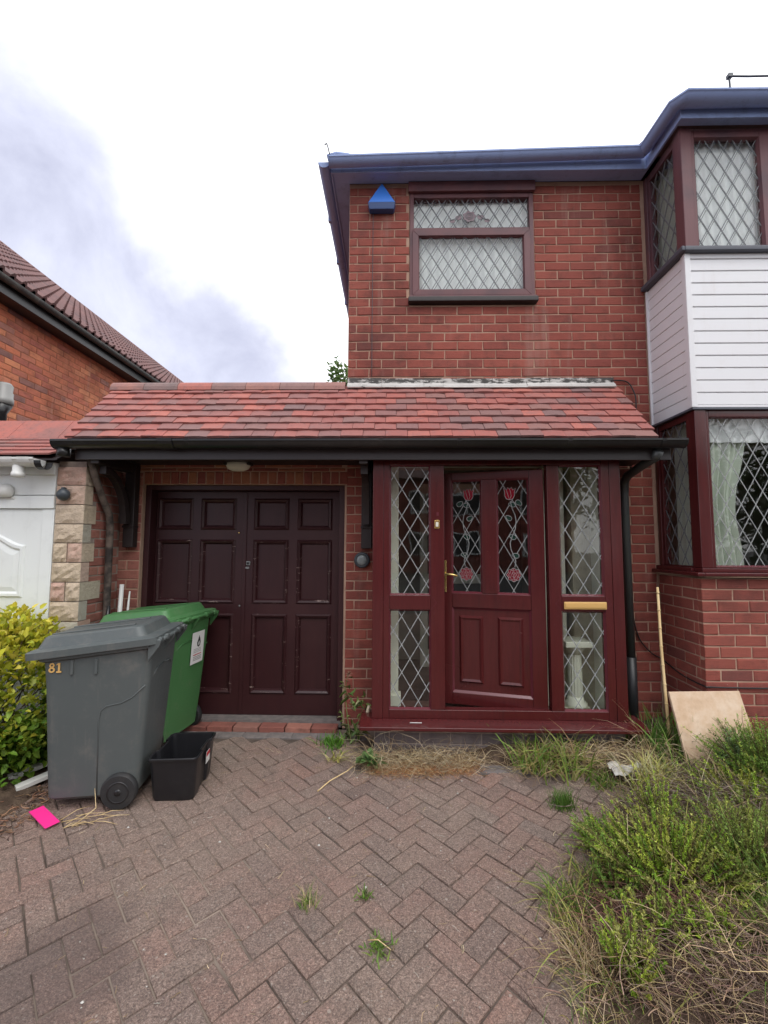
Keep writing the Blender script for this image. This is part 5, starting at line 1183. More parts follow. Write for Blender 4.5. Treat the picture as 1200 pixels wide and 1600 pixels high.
def add_bins():
    g = wheelie_bin('grey wheelie bin with gold number 81 on its side', GREYBIN, (-1.765, 2.725, 0), rad(9)); g.scale = (1, .86, 1)
    # raised gold number 81 on the near side
    ydig = -.2715
    def ring(mb, cx, cz, rx, rz, w, n=22):
        o = [(cx+rx*math.cos(2*math.pi*k/n), cz+rz*math.sin(2*math.pi*k/n)) for k in range(n)]; i = [(cx+(rx-w)*math.cos(2*math.pi*k/n), cz+(rz-w)*math.sin(2*math.pi*k/n)) for k in range(n)]
        mb.loft([[(x, ydig+.004, z) for x, z in o], [(x, ydig, z) for x, z in o], [(x, ydig, z) for x, z in i], [(x, ydig+.004, z) for x, z in i]], True, False, False)
    m = MB(); ring(m, -.236, .806, .0165, .0155, .0085); ring(m, -.236, .8315, .0135, .0135, .0075); m.build('number_eight', GOLD, g)
    m = MB(); m.box(-.203, -.193, ydig, ydig+.004, .797, .844); m.box(-.211, -.185, ydig-.0002, ydig+.004, .790, .7985); m.hexa([(-.212, ydig, .831), (-.2035, ydig, .837), (-.2035, ydig+.004, .837), (-.212, ydig+.004, .831), (-.212, ydig, .837), (-.2035, ydig, .8445), (-.2035, ydig+.004, .8445), (-.212, ydig+.004, .837)]); m.build('number_one', GOLD, g)
    gr = wheelie_bin('green wheelie bin with a white printed sticker on its back', GREENBIN, (-1.880, 3.425, .0), rad(-8))
    s = MB(); xs = lambda z: .2635+.036*(z-.30)/.585+.004
    def on(y0, y1, z0, z1, lift): return MB().hexa([(xs(z0)+lift, y0, z0), (xs(z0)+lift+.001, y0, z0), (xs(z0)+lift+.001, y1, z0), (xs(z0)+lift, y1, z0), (xs(z1)+lift, y0, z1), (xs(z1)+lift+.001, y0, z1), (xs(z1)+lift+.001, y1, z1), (xs(z1)+lift, y1, z1)])
    ya, yb = .0, .165
    st = on(ya, yb, .575, .825, .003).build('sticker', PAPER, gr)
    fl = MB(); prof = [(.0, .795), (.016, .765), (.024, .738), (.020, .712), (.0, .700), (-.018, .712), (-.022, .738), (-.012, .762)]
    fl.add([(xs(z)+.0048, .092+y, z) for y, z in prof], [tuple(range(len(prof)))]); fl.build('flame_mark', INK, st)
    fl = MB(); prof = [(.004, .752), (.010, .735), (.008, .718), (.0, .712), (-.007, .72), (-.005, .738)]; fl.add([(xs(z)+.0054, .092+y, z) for y, z in prof], [tuple(range(len(prof)))]); fl.build('flame_mark', PAPER, st)
    on(.03, .135, .642, .648, .0045).build('red_line', INKRED, st)
    for z in (.688, .676, .664): on(.03, .13, z, z+.004, .0045).build('print_line', INKGREY, st)
    for z in (.625, .612, .600): on(.03, .14, z, z+.006, .0045).build('print_line', INKGREY, st)
    # recycling box
    t = thing('recycling_box', 'open black plastic recycling box standing in front of the bins', 'recycling box', (-1.325, 2.775, 0), rad(5)); t.scale = (1, 1, .85)
    def ring(hx, hy, z, notch): 
        r = rrect(hx, hy, .03, z, 4); out = []
        for x, y, zz in r: out.append((x, y, zz))
        # waist on the long sides
        res = []
        n = len(out)
        for i in range(n):
            a = out[i]; bq = out[(i+1) % n]; res.append(a)
            if abs(a[0]-bq[0]) < .005 and abs(a[1]-bq[1]) > hy*.8:
                s_ = 1 if a[0] > 0 else -1; d_ = 1 if bq[1] > a[1] else -1
                for f in (-.45, -.38, .38, .45): res.append((a[0]-s_*(notch if abs(f) < .4 else 0), d_*f*hy*1.0, zz))
        return res
    m = MB(); m.loft([ring(.118, .150, .004, .012), ring(.124, .157, .03, .012), ring(.140, .174, .285, .018)], True, True, False); m.loft([ring(.140, .174, .285, .018), ring(.147, .182, .283, .018), ring(.149, .184, .298, .018), ring(.143, .178, .303, .018), ring(.136, .170, .298, .018), ring(.112, .144, .012, .012)], True, False, True)
    bx = m.build('tub', TUBBLK, t); bx.data.shade_smooth(); e = bx.modifiers.new('e', 'EDGE_SPLIT'); e.split_angle = rad(30)
    mm = MB(); mm.box(.131, .1325, .02, .085, .15, .235); sk = mm.build('sticker', PAPER, t); sk.rotation_euler = (0, .03, 0); MB().box(.1326, .1332, .022, .083, .20, .232).build('sticker_band', INKRED, sk); 
    sk.location = (-.004, 0, 0)
    # pink card
    pk = MB(); pk.box(-.16, .16, -.055, .055, .012, .016); pk.box(-.16, .16, -.055, -.052, .016, .019); o = pk.build('card', PINK, bevel=.0015); o.location = (-1.93, 2.43, .006); o.rotation_euler = (rad(1), rad(2), rad(-32)); tag(o, 'bright pink plastic strip lying on the paving beside the grey bin', 'plastic strip'); o.scale = (.72, .62, 1)
    for i, (x, y, z, rz, lab) in enumerate(((-2.30, 2.93, .055, 48, 'upper of two white plastic trim lengths under the hedge'), (-2.17, 2.84, .045, 50, 'lower of two white plastic trim lengths under the hedge'))):
        m = MB(); m.prism([(-.03, 0), (.03, 0), (.03, .022), (.024, .026), (-.024, .026), (-.03, .022)], -.22, .42, lambda p, q, t: (t, p, q)); m.box(-.2205, -.2195, -.02, .02, .005, .02)
        o = m.build('trim_length', m_paint('weathered_white_trim', (.62, .61, .58), .5, .05, (.28, .25, .22), .6), bevel=.002); o.location = (x, y, z); o.rotation_euler = (0, rad(-7), rad(rz)); tag(o, lab, 'trim', 'white trim lengths under the hedge')
    # things leaning in the corner behind the green bin
    o = MB().tube([(-2.285, 3.50, .0), (-2.283, 3.56, 1.19)], .017, 12).build('plastic_pipe', WHITEGUT, smooth=True); tag(o, 'white plastic pipe leaning in the corner behind the green bin', 'pipe')
    o = MB().tube([(-2.232, 3.52, .0), (-2.232, 3.57, .93), (-2.232, 3.59, 1.13)], [.008, .011, .006], 8).build('window_squeegee', WHITEGUT, smooth=True); tag(o, 'thin pale rod leaning beside the white pipe in the corner', 'rod')
    o = MB().tube([(-2.30, 3.40, .0), (-2.315, 3.42, .6), (-2.31, 3.43, .86), (-2.305, 3.44, 1.03)], [.03, .028, .022, .012], 8).build('folded_umbrella', BLACK, smooth=True); tag(o, 'furled dark bundle propped against the splashed downpipe', 'bundle')
    # buff slab, bamboo cane, scrap of plastic
    sl = MB(); sl.box(-.235, .235, -.012, .012, 0, .46); o = sl.build('paving_slab', SLAB, bevel=.004); o.location = (2.165, 2.90, .10); o.rotation_euler = (rad(-20), rad(-2), rad(-2)); tag(o, 'square buff tile leaning against the base of the bay', 'tile')
    cpts = [(1.945, 3.10, .10), (1.965, 3.16, .40), (1.995, 3.24, .80), (2.03, 3.31, 1.22)]; m = MB(); m.tube(cpts, [.011, .0105, .010, .009], 8)
    for k in range(9):
        t = k/8; z = .15+t*1.03; i = min(2, int((z-.1)/.4)); f = (z-cpts[i][2])/(cpts[i+1][2]-cpts[i][2]); p = [cpts[i][j]+(cpts[i+1][j]-cpts[i][j])*f for j in range(3)]
        m.tube([(p[0], p[1], p[2]-.004), (p[0], p[1], p[2]+.004)], .0125, 8)
    tag(m.build('bamboo_cane', PALEWOOD, smooth=True), 'thin bamboo cane leaning against the wall beside the bay', 'cane')
    m = MB(); V = []; Fq = []
    for j in range(9):
        for i in range(13): V.append((1.42+.32*i/12, 2.95-.12*j/8-.03*i/12, .075+.035*random.random()+.03*math.sin(i*1.1)*math.sin(j*1.3)))
    for j in range(8):
        for i in range(12): a = j*13+i; Fq.append((a, a+1, a+14, a+13))
    o = np_mesh('plastic_scrap', V, Fq, PLASTIC_BAG); tag(o, 'crumpled dirty white plastic scrap lying among the weeds', 'plastic scrap')
    # brown twigs by the grey bin
    tw = MB()
    for a in range(14):
        x, y = random.uniform(-1.85, -1.6), random.uniform(2.36, 2.47); an = random.gauss(.35, .4); l = random.uniform(.06, .2)
        tw.tube([(x, y, .006), (x+l*.5*math.cos(an), y+l*.5*math.sin(an), .012+random.random()*.012), (x+l*math.cos(an), y+l*math.sin(an), .006)], [.002, .0017, .0008], 5)
    tw.tube([(-1.72, 2.36, .012), (-1.62, 2.40, .09), (-1.66, 2.44, .17)], [.003, .0025, .001], 5)
    tag(tw.build('twigs', PALEWOOD, smooth=True), 'small heap of pale dry twigs by the grey bin wheel', 'twigs', kind='stuff')
add_bins()

# ================================================================ plants
def nrm(a): return a/np.maximum(np.linalg.norm(a, axis=-1, keepdims=True), 1e-9)
def leaf_geo(P, Dr, L, W, fold=.25, droop=.15):
    """broad leaves: base points P, directions Dr, lengths L, widths W -> two quads each"""
    n = len(P); up = np.array([0, 0, 1.])+RNG.normal(0, .35, (n, 3)); S = nrm(np.cross(Dr, up)); N = np.cross(S, Dr)
    L = L[:, None]; W = W[:, None]; tip = P+Dr*L-N*L*droop; a = P+Dr*L*.32; b = P+Dr*L*.70-N*L*droop*.4
    V = np.stack([P, a+S*W*.5+N*W*fold, b+S*W*.40+N*W*fold*.8, tip, b-S*W*.40+N*W*fold*.8, a-S*W*.5+N*W*fold], 1).reshape(-1, 3)
    i = np.arange(n)[:, None]*6; F = np.concatenate([i+np.array([0, 1, 2, 3]), i+np.array([0, 3, 4, 5])], 0)
    return V, F, 6
def blade_geo(P, Dr, L, W, bend=.6, seg=4):
    """grass blades: strips that start along Dr and bow over"""
    n = len(P); hd = Dr.copy(); hd[:, 2] = 0; hd = nrm(hd+RNG.normal(0, .05, (n, 3))*[1, 1, 0]); S = nrm(np.cross(Dr, np.array([0, 0, 1.])+RNG.normal(0, .2, (n, 3))))
    rows = []
    bend = np.broadcast_to(np.asarray(bend, float), (n,))[:, None]
    p = P.copy(); d = Dr.copy()
    for k in range(seg+1):
        w = (W*(1-(k/seg)**1.6)*.5+.0003)[:, None]; rows.append(p-S*w); rows.append(p+S*w)
        p = p+d*(L/seg)[:, None]; d = nrm(d+(hd*.6+np.array([0, 0, -.9]))*bend/seg)
    V = np.stack(rows, 1).reshape(-1, 3); m = 2*(seg+1); i = np.arange(n)[:, None]*m
    F = np.concatenate([i+np.array([2*k, 2*k+1, 2*k+3, 2*k+2]) for k in range(seg)], 0)
    return V, F, m
def stalk_geo(P, Q, R, r, curl=.2, seg=5):
    """thin crooked three-sided stalks from P to Q"""
    n = len(P); ax = Q-P; ln = np.linalg.norm(ax, axis=1)[:, None]; d = ax/np.maximum(ln, 1e-9); s = nrm(np.cross(d, RNG.normal(0, 1, (n, 3)))); t = np.cross(d, s); ph = RNG.uniform(0, 6, (n, 1)); rows = []
    for k in range(seg+1):
        f = k/seg; c = P+ax*f+s*ln*curl*np.sin(f*3.1+0)*.5+t*ln*curl*.5*np.sin(f*5+ph)*f
        rr = (r*(1-.6*f))[:, None]
        for j in range(3): rows.append(c+(s*math.cos(2.094*j)+t*math.sin(2.094*j))*rr)
    V = np.stack(rows, 1).reshape(-1, 3); m = 3*(seg+1); i = np.arange(n)[:, None]*m
    F = np.concatenate([i+np.array([3*k+j, 3*k+(j+1) % 3, 3*k+3+(j+1) % 3, 3*k+3+j]) for k in range(seg) for j in range(3)], 0)
    return V, F, m
def join_geo(parts):
    Vs, Fs, Cs = [], [], []; b = 0
    for (V, F, m), C in parts:
        Vs.append(V); Fs.append(F+b); Cs.append(np.repeat(np.asarray(C, float), m, 0) if len(C) != len(V) else C); b += len(V)
    return np.concatenate(Vs), np.concatenate(Fs), np.concatenate(Cs)
def mixcol(n, cols, jitter=.12):
    c = np.array(cols, float)[RNG.integers(0, len(cols), n)]; return np.clip(c*(1+RNG.normal(0, jitter, (n, 1))), .004, .95)
def ground_z(x, y):
    x = np.asarray(x, float); y = np.asarray(y, float); e = np.array([edge_right(v) for v in np.ravel(y)]).reshape(y.shape)
    return np.where(x > e, np.minimum(.11, .012+(x-e)*.17), 0.)

def add_hedge():
    t = thing('hedge', 'golden privet hedge with yellow tips beside the grey wheelie bin', 'hedge', (-2.8, 2.95, 0))
    n = 15000; c = np.array([0, 0, .46]); r = np.array([.60, .52, .62])
    d = nrm(RNG.normal(0, 1, (n, 3))); rad_ = RNG.uniform(.40, 1.0, n)**.45
    lump = 1+.13*np.sin(d[:, 0]*7+d[:, 2]*5)+.10*np.sin(d[:, 1]*9-d[:, 2]*8+1)
    P = c+d*r*(rad_*lump)[:, None]; P[:, 2] = np.maximum(P[:, 2], .05)
    P[:, 2] -= np.clip(P[:, 0]-.1, 0, 1)*.55*(P[:, 2] > .35)
    keep = P[:, 2] > .05; P, d, rad_ = P[keep], d[keep], rad_[keep]; n = len(P)
    Dr = nrm(d*.7+np.array([0, -.1, .5])+RNG.normal(0, .55, (n, 3)))
    L = RNG.uniform(.035, .065, n); W = L*RNG.uniform(.5, .68, n)
    tip = np.clip((P[:, 2]-.30)/.5+RNG.normal(0, .28, n)+(rad_-.85)*1.5, 0, 1)[:, None]
    col = mixcol(n, [(.14, .26, .03), (.19, .31, .035), (.11, .21, .025)])*(1-tip)+mixcol(n, [(.62, .58, .06), (.52, .54, .07), (.70, .64, .12)])*tip
    V, F, m = leaf_geo(P, Dr, L, W)
    np_mesh('foliage', V, F, LEAF, t, 'stuff', np.repeat(col, m, 0))
    k = 60; P0 = np.stack([RNG.uniform(-.3, .3, k), RNG.uniform(-.25, .25, k), np.zeros(k)], 1); dd = nrm(RNG.normal(0, 1, (k, 3))+np.array([0, -.2, .8])); Q = c+dd*r*.85
    V, F, m = stalk_geo(P0, Q, None, RNG.uniform(.004, .009, k), .15); np_mesh('branches', V, F, BARK, t, None, np.tile([.1, .07, .05], (len(V), 1)))
    # few sprigs standing out at the top
    return t
def hebe(label, loc, rx, ry, h, ns, nl, cols, lean=(0, 0), leaf=(.010, .019), group=None, name='hebe_shrub', brown=.0):
    t = thing(name, label, 'shrub', loc, 0, group); parts = []; sp = []
    a = RNG.uniform(0, 2*np.pi, ns); q = np.sqrt(RNG.uniform(0, 1, ns)); bx, by = np.cos(a)*q, np.sin(a)*q
    P = np.stack([bx*rx*.45, by*ry*.45, np.zeros(ns)], 1)
    hh = h*.84*(1-.45*q**2)*RNG.uniform(.5, 1.2, ns); Q = np.stack([bx*rx*RNG.uniform(.8, 1.25, ns)+lean[0]*hh, by*ry*RNG.uniform(.8, 1.25, ns)+lean[1]*hh, hh], 1)+RNG.normal(0, .03, (ns, 3)); Q[:, 2] = np.maximum(Q[:, 2], .02)
    V, F, m = stalk_geo(P, Q, None, np.full(ns, .0022), .10)
    np_mesh('stems', V, F, STRAW, t, 'stuff', np.tile([.16, .10, .06], (len(V), 1)))
    f = RNG.uniform(.35, 1.0, (ns, nl)); base = P[:, None]+(Q-P)[:, None]*f[..., None]; ax = nrm(Q-P)[:, None]
    Dr = nrm(ax*RNG.uniform(.5, 1.1, (ns, nl, 1))+nrm(RNG.normal(0, 1, (ns, nl, 3)))*.75)
    n = ns*nl; base = base.reshape(-1, 3); Dr = Dr.reshape(-1, 3)
    L = RNG.uniform(*leaf, n)*(1.15-.4*f.ravel()); W = L*.36
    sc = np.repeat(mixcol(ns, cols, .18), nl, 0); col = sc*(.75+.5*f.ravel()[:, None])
    V, F, m = leaf_geo(base, Dr, L, W, .2, .05)
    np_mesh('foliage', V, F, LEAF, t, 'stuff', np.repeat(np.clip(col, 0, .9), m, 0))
    return t
def tuft(label, loc, n, L, W, cols, spread=.03, out=.55, bend=.9, name='grass_tuft', cat='grass tuft', group=None, mat=None):
    P = np.stack([RNG.normal(0, spread, n), RNG.normal(0, spread, n), np.zeros(n)], 1); az = RNG.uniform(0, 2*np.pi, n); o = RNG.uniform(.05, out, n)
    Dr = nrm(np.stack([np.cos(az)*o, np.sin(az)*o, np.ones(n)], 1)); V, F, m = blade_geo(P, Dr, RNG.uniform(L[0], L[1], n), RNG.uniform(W[0], W[1], n), RNG.uniform(bend*.4, bend*1.4, n))
    V[:, 2] = np.maximum(V[:, 2], .003)
    o = np_mesh(name, V, F, mat or LEAF, None, None, np.repeat(mixcol(n, cols), m, 0)); o.location = loc
    return tag(o, label, cat, group)
GR = [(.13, .24, .035), (.10, .19, .03), (.19, .29, .05)]; DRY = [(.50, .37, .20), (.60, .46, .27), (.40, .28, .15), (.66, .55, .36)]; YEL = [(.45, .42, .12), (.55, .50, .20), (.33, .36, .08)]
BRN = [(.15, .095, .072), (.20, .135, .105), (.11, .07, .055), (.26, .19, .15)]
def litter(name, n, xy, zr, L, r, cols, label=None, flat=.15, curl=.25, seg=5, cat='dead stalks'):
    x, y = xy(n); z = ground_z(x, y)+RNG.uniform(zr[0], zr[1], n); az = RNG.uniform(0, 2*np.pi, n); l = RNG.uniform(L[0], L[1], n)
    P = np.stack([x, y, z], 1); Q = P+np.stack([np.cos(az)*l, np.sin(az)*l, RNG.normal(0, flat, n)*l], 1); Q[:, 2] = np.maximum(Q[:, 2], ground_z(Q[:, 0], Q[:, 1])+.004)
    V, F, m = stalk_geo(P, Q, None, RNG.uniform(r[0], r[1], n), curl, seg); V[:, 2] = np.maximum(V[:, 2], .002)
    o = np_mesh(name, V, F, STRAW, None, 'stuff', np.repeat(mixcol(n, cols, .2), m, 0))
    if label: tag(o, label, cat)
    return o
def box_xy(x0, x1, y0, y1): return lambda n: (RNG.uniform(x0, x1, n), RNG.uniform(y0, y1, n))
def blob_xy(cx, cy, sx, sy): return lambda n: (RNG.normal(cx, sx, n), RNG.normal(cy, sy, n))
def along(x0, y0, x1, y1, s):
    def f(n):
        t = RNG.uniform(0, 1, n); return x0+(x1-x0)*t+RNG.normal(0, s, n), y0+(y1-y0)*t+RNG.normal(0, s, n)
    return f
def add_plants():
    add_hedge()
    G1 = [(.27, .40, .045), (.34, .45, .055), (.19, .31, .04), (.40, .44, .08), (.33, .34, .10)]; G2 = [(.19, .31, .06), (.15, .26, .05), (.27, .36, .07)]
    zz = lambda x, y: float(ground_z(x, y))
    def H(label, x, y, *a, **k): return hebe(label, (x, y, zz(x, y)-.01), *a, **k)
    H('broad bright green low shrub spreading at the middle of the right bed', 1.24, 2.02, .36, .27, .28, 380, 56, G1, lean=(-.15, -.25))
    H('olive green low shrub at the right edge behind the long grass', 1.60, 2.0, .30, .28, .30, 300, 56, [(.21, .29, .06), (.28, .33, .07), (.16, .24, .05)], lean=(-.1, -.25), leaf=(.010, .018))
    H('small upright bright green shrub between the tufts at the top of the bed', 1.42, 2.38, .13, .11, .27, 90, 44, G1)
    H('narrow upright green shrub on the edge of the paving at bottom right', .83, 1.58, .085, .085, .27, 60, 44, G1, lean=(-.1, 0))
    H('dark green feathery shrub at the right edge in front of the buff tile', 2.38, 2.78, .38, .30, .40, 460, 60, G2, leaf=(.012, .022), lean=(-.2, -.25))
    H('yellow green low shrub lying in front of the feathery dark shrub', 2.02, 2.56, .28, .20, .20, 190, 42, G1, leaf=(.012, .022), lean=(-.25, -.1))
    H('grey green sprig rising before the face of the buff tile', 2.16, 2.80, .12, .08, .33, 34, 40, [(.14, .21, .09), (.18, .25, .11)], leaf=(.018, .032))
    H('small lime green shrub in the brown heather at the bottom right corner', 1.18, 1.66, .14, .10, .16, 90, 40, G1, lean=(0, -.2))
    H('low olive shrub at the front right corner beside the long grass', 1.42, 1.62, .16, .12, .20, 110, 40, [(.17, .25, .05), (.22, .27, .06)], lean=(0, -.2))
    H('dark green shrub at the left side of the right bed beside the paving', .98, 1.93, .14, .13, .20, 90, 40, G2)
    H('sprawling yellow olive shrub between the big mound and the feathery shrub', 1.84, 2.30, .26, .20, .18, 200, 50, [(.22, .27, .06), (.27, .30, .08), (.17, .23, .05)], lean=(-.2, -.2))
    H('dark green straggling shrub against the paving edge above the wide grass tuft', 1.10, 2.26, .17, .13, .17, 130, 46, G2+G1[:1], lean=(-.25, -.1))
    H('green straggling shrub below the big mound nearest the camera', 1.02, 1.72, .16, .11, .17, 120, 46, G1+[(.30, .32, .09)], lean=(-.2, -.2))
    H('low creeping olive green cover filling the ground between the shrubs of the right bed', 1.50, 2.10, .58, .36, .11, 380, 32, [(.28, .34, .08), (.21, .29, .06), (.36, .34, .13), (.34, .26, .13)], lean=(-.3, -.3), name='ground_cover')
    # grasses and weeds, one tuft each
    T = tuft
    T('dense dark green grass tuft growing alone between the pavers near the porch', (1.01, 2.63, 0), 260, (.05, .12), (.002, .004), [(.10, .20, .03), (.13, .24, .04), (.08, .15, .03)], .03, .5, .5)
    T('strap leaved clump with yellowing leaves under the right of the porch sill', (1.20, 3.02, .01), 150, (.18, .38), (.008, .015), [(.20, .30, .05), (.30, .36, .08), (.40, .36, .14), (.13, .22, .04), (.45, .34, .17)], .09, .9, 1.5)
    T('second strap leaved clump under the porch sill nearer the door', (.98, 3.03, .01), 110, (.16, .34), (.008, .014), [(.16, .27, .04), (.25, .33, .07), (.40, .34, .13)], .07, .9, 1.5)
    T('yellow striped grass clump beside the plastic scrap', (1.62, 2.74, .06), 190, (.14, .28), (.004, .009), YEL+[(.60, .58, .33)], .05, 1.0, 1.3)
    T('small tuft of thin grass between the pavers left of middle', (-.36, 1.915, 0), 60, (.04, .09), (.0016, .003), GR+DRY[:2], .022, .9, .9)
    T('tiny green weed between the pavers in the middle of the drive', (-.12, 1.965, 0), 34, (.02, .045), (.004, .007), GR, .018, 1.6, .7)
    T('green weed with a straw lying by it at the front of the drive', (-.045, 1.735, 0), 70, (.02, .05), (.004, .008), GR, .025, 1.5, .8)
    T('bright green weed tuft at the foot of the brick pier', (-.46, 3.36, 0), 130, (.05, .12), (.006, .011), [(.12, .28, .04), (.16, .34, .05)], .05, 1.1, .9)
    T('sprawling yellow green weed at the left end of the porch sill', (-.40, 3.12, 0), 40, (.06, .14), (.004, .008), YEL, .025, 1.6, 1.2)
    T('wide sprawling tuft of grass overhanging the paving in the right bed', (.74, 1.90, 0), 150, (.10, .22), (.003, .005), GR+YEL[:1], .05, 1.3, 1.4)
    T('long bladed bright grass at the right edge of the picture', (1.40, 1.74, .06), 60, (.14, .30), (.006, .011), [(.20, .36, .06), (.26, .42, .08), (.14, .27, .05)], .07, .8, 1.2)
    T('second clump of long bright grass behind the low shrubs', (1.62, 1.88, .08), 40, (.16, .32), (.006, .010), [(.20, .36, .06), (.26, .42, .08)], .06, .8, 1.2)
    T('dry straw coloured tuft at the bottom of the right bed', (.74, 1.60, 0), 110, (.12, .28), (.002, .004), DRY+GR[:1], .05, 1.2, 1.4)
    T('dry yellow tuft hanging over the paving by the upright shrub', (.72, 1.70, 0), 80, (.10, .26), (.002, .004), DRY+YEL, .04, 1.2, 1.5)
    T('weedy tuft of wide leaves at the corner of the right bed', (.90, 2.08, 0), 60, (.06, .16), (.005, .010), GR+YEL, .05, 1.2, 1.0)
    T('thin yellow weed flat on the paving by the lone tuft', (1.10, 2.45, 0), 36, (.05, .14), (.003, .005), YEL+DRY, .03, 1.8, 1.3)
    T('green weeds crowding the gap between porch and bay', (1.95, 3.10, .05), 150, (.16, .40), (.008, .016), [(.09, .19, .035), (.13, .25, .045), (.17, .29, .06)], .10, .6, .6)
    T('leafy weeds at the foot of the buff tile', (1.86, 2.88, .04), 120, (.08, .22), (.010, .018), [(.11, .22, .04), (.16, .28, .05)], .08, 1.0, .8)
    T('low green weed patch between plastic scrap and paving', (1.36, 2.86, .0), 90, (.05, .13), (.005, .010), GR, .035, 1.3, .9)
    T('pale arching dry grass by the right end of the sill', (1.80, 3.06, .02), 34, (.30, .55), (.003, .005), DRY, .008, .5, 1.7)
    # wisps of single blades leaning over the bed, and edge grass, countless
    n = 700; y = RNG.uniform(1.35, 2.9, n); x = np.array([edge_right(v) for v in y])+RNG.normal(.03, .05, n); P = np.stack([x, y, np.zeros(n)], 1); az = RNG.uniform(0, 6.28, n); Dr = nrm(np.stack([np.cos(az)*.7-.3, np.sin(az)*.7, np.ones(n)*.8], 1))
    V, F, m = blade_geo(P, Dr, RNG.uniform(.03, .13, n), RNG.uniform(.0015, .0035, n), RNG.uniform(.6, 1.8, n)); V[:, 2] = np.maximum(V[:, 2], .003)
    tag(np_mesh('edge_grass', V, F, LEAF, None, 'stuff', np.repeat(mixcol(n, DRY+GR+YEL), m, 0)), 'ragged mixed grass fringing the edge of the paving', 'grass')
    n = 900; x, y = RNG.uniform(.7, 2.4, n), RNG.uniform(1.4, 2.9, n); P = np.stack([x, y, ground_z(x, y)], 1); az = RNG.uniform(0, 6.28, n); Dr = nrm(np.stack([np.cos(az)*.6, np.sin(az)*.6, np.ones(n)], 1))
    k = x > np.array([edge_right(v) for v in y])+.05; P, Dr = P[k], Dr[k]; n = len(P)
    V, F, m = blade_geo(P, Dr, RNG.uniform(.06, .38, n), RNG.uniform(.0016, .0045, n), RNG.uniform(.4, 1.8, n), 6)
    tag(np_mesh('bed_grass', V, F, LEAF, None, 'stuff', np.repeat(mixcol(n, DRY+YEL+GR), m, 0)), 'thin green and straw coloured grass scattered through the right bed', 'grass')
    litter('dead_twigs', 2600, blob_xy(1.78, 2.42, .28, .16), (.0, .10), (.06, .26), (.0009, .0020), BRN+[(.30, .24, .20), (.36, .29, .24)], 'grey brown tangle of dead twigs filling the middle of the right bed')
    litter('dead_twigs', 1800, blob_xy(1.16, 1.54, .20, .12), (.0, .11), (.05, .22), (.0009, .0019), BRN+DRY[:2]+[(.30, .19, .14), (.36, .25, .19)], 'brown tangle of dead heather stems at the bottom right corner')
    litter('dead_twigs', 900, blob_xy(1.0, 1.78, .14, .10), (.0, .08), (.05, .18), (.0010, .0020), [(.24, .12, .085), (.30, .17, .12), (.17, .09, .07)], 'reddish dead stems between the low shrubs of the right bed')
    litter('dry_grass', 950, along(-.2, 3.08, .58, 3.10, .05), (.0, .06), (.06, .26), (.0009, .0018), DRY+[(.70, .60, .42), (.30, .20, .11)], 'bleached dry grass heaped along the plinth under the porch sill', .35, .4, cat='dry grass')
    litter('pine_needles', 3600, along(-.12, 3.02, .55, 3.06, .05), (.0, .014), (.015, .06), (.0008, .0015), [(.50, .25, .11), (.58, .32, .15), (.42, .19, .08), (.60, .40, .22)], 'orange needle litter spread on the paving before the porch', .05, .2, 2, cat='needle litter')
    litter('dry_grass', 620, along(.8, 3.06, 1.75, 3.02, .06), (.0, .05), (.06, .28), (.0009, .0020), DRY, 'dry grass and stems under the right of the porch sill', .3, .4, cat='dry grass')
    litter('dry_grass', 650, blob_xy(1.66, 2.97, .18, .07), (.0, .04), (.05, .24), (.0010, .0022), DRY+BRN, 'matted dry stems around the white plastic scrap', .2, .35, cat='dry grass')
    litter('leaf_litter', 900, box_xy(-2.75, -2.0, 2.25, 2.75), (.0, .02), (.02, .07), (.002, .005), BRN+[(.30, .17, .10), (.38, .22, .13)], 'brown leaf litter on the earth below the hedge', .1, .3, 3, cat='leaf litter')
    litter('paving_litter', 260, box_xy(-2.0, 1.0, 1.4, 3.3), (.003, .006), (.01, .05), (.0008, .0018), DRY+[(.62, .58, .5)], 'bits of straw and stem scattered on the paving', .02, .25, 3, cat='straw bits')
    # pale crumbs and chips on the paving
    m = MB()
    for k in range(90):
        x, y = random.uniform(-1.5, 1.4), random.uniform(1.42, 3.0)
        if x > edge_right(y): continue
        r = random.choice((.002, .003, .003, .004, .007)); a = random.random()*3; z = .001
        pts = [(x+r*random.uniform(.6, 1.3)*math.cos(a+j*1.256), y+r*random.uniform(.6, 1.3)*math.sin(a+j*1.256), z) for j in range(5)]
        m.loft([pts, [(p[0]*.3+x*.7, p[1]*.3+y*.7, z+r*.5) for p in pts]])
    tag(m.build('grit', PLASTIC_BAG), 'pale grit and lichen crumbs scattered over the pavers', 'grit', kind='stuff')
    # thistle against the pier
    th = thing('thistle', 'tall ragged thistle with a withered brown head by the brick pier', 'weed', (-.31, 3.38, 0))
    P = np.array([[0, 0, 0], [.02, .0, 0], [-.02, .02, 0], [.01, 0, .25], [.0, 0, .3], [.03, .02, .0]], float); Q = np.array([[-.03, .03, .52], [.11, .02, .30], [-.10, .0, .26], [.10, .0, .36], [-.07, .03, .44], [.07, .1, .20]], float)
    V, F, m_ = stalk_geo(P, Q, None, np.array([.006, .004, .004, .003, .003, .004]), .12, 8); np_mesh('stem', V, F, LEAF, th, None, np.tile([.22, .27, .10], (len(V), 1)), True)
    n = 90; i = RNG.integers(0, 6, n); f = RNG.uniform(.1, 1, n)[:, None]; B = P[i]+(Q-P)[i]*f; Dr = nrm(RNG.normal(0, 1, (n, 3))*[1, 1, .5]+[0, 0, .2]); L = RNG.uniform(.03, .10, n)*(1.2-f[:, 0]*.6)
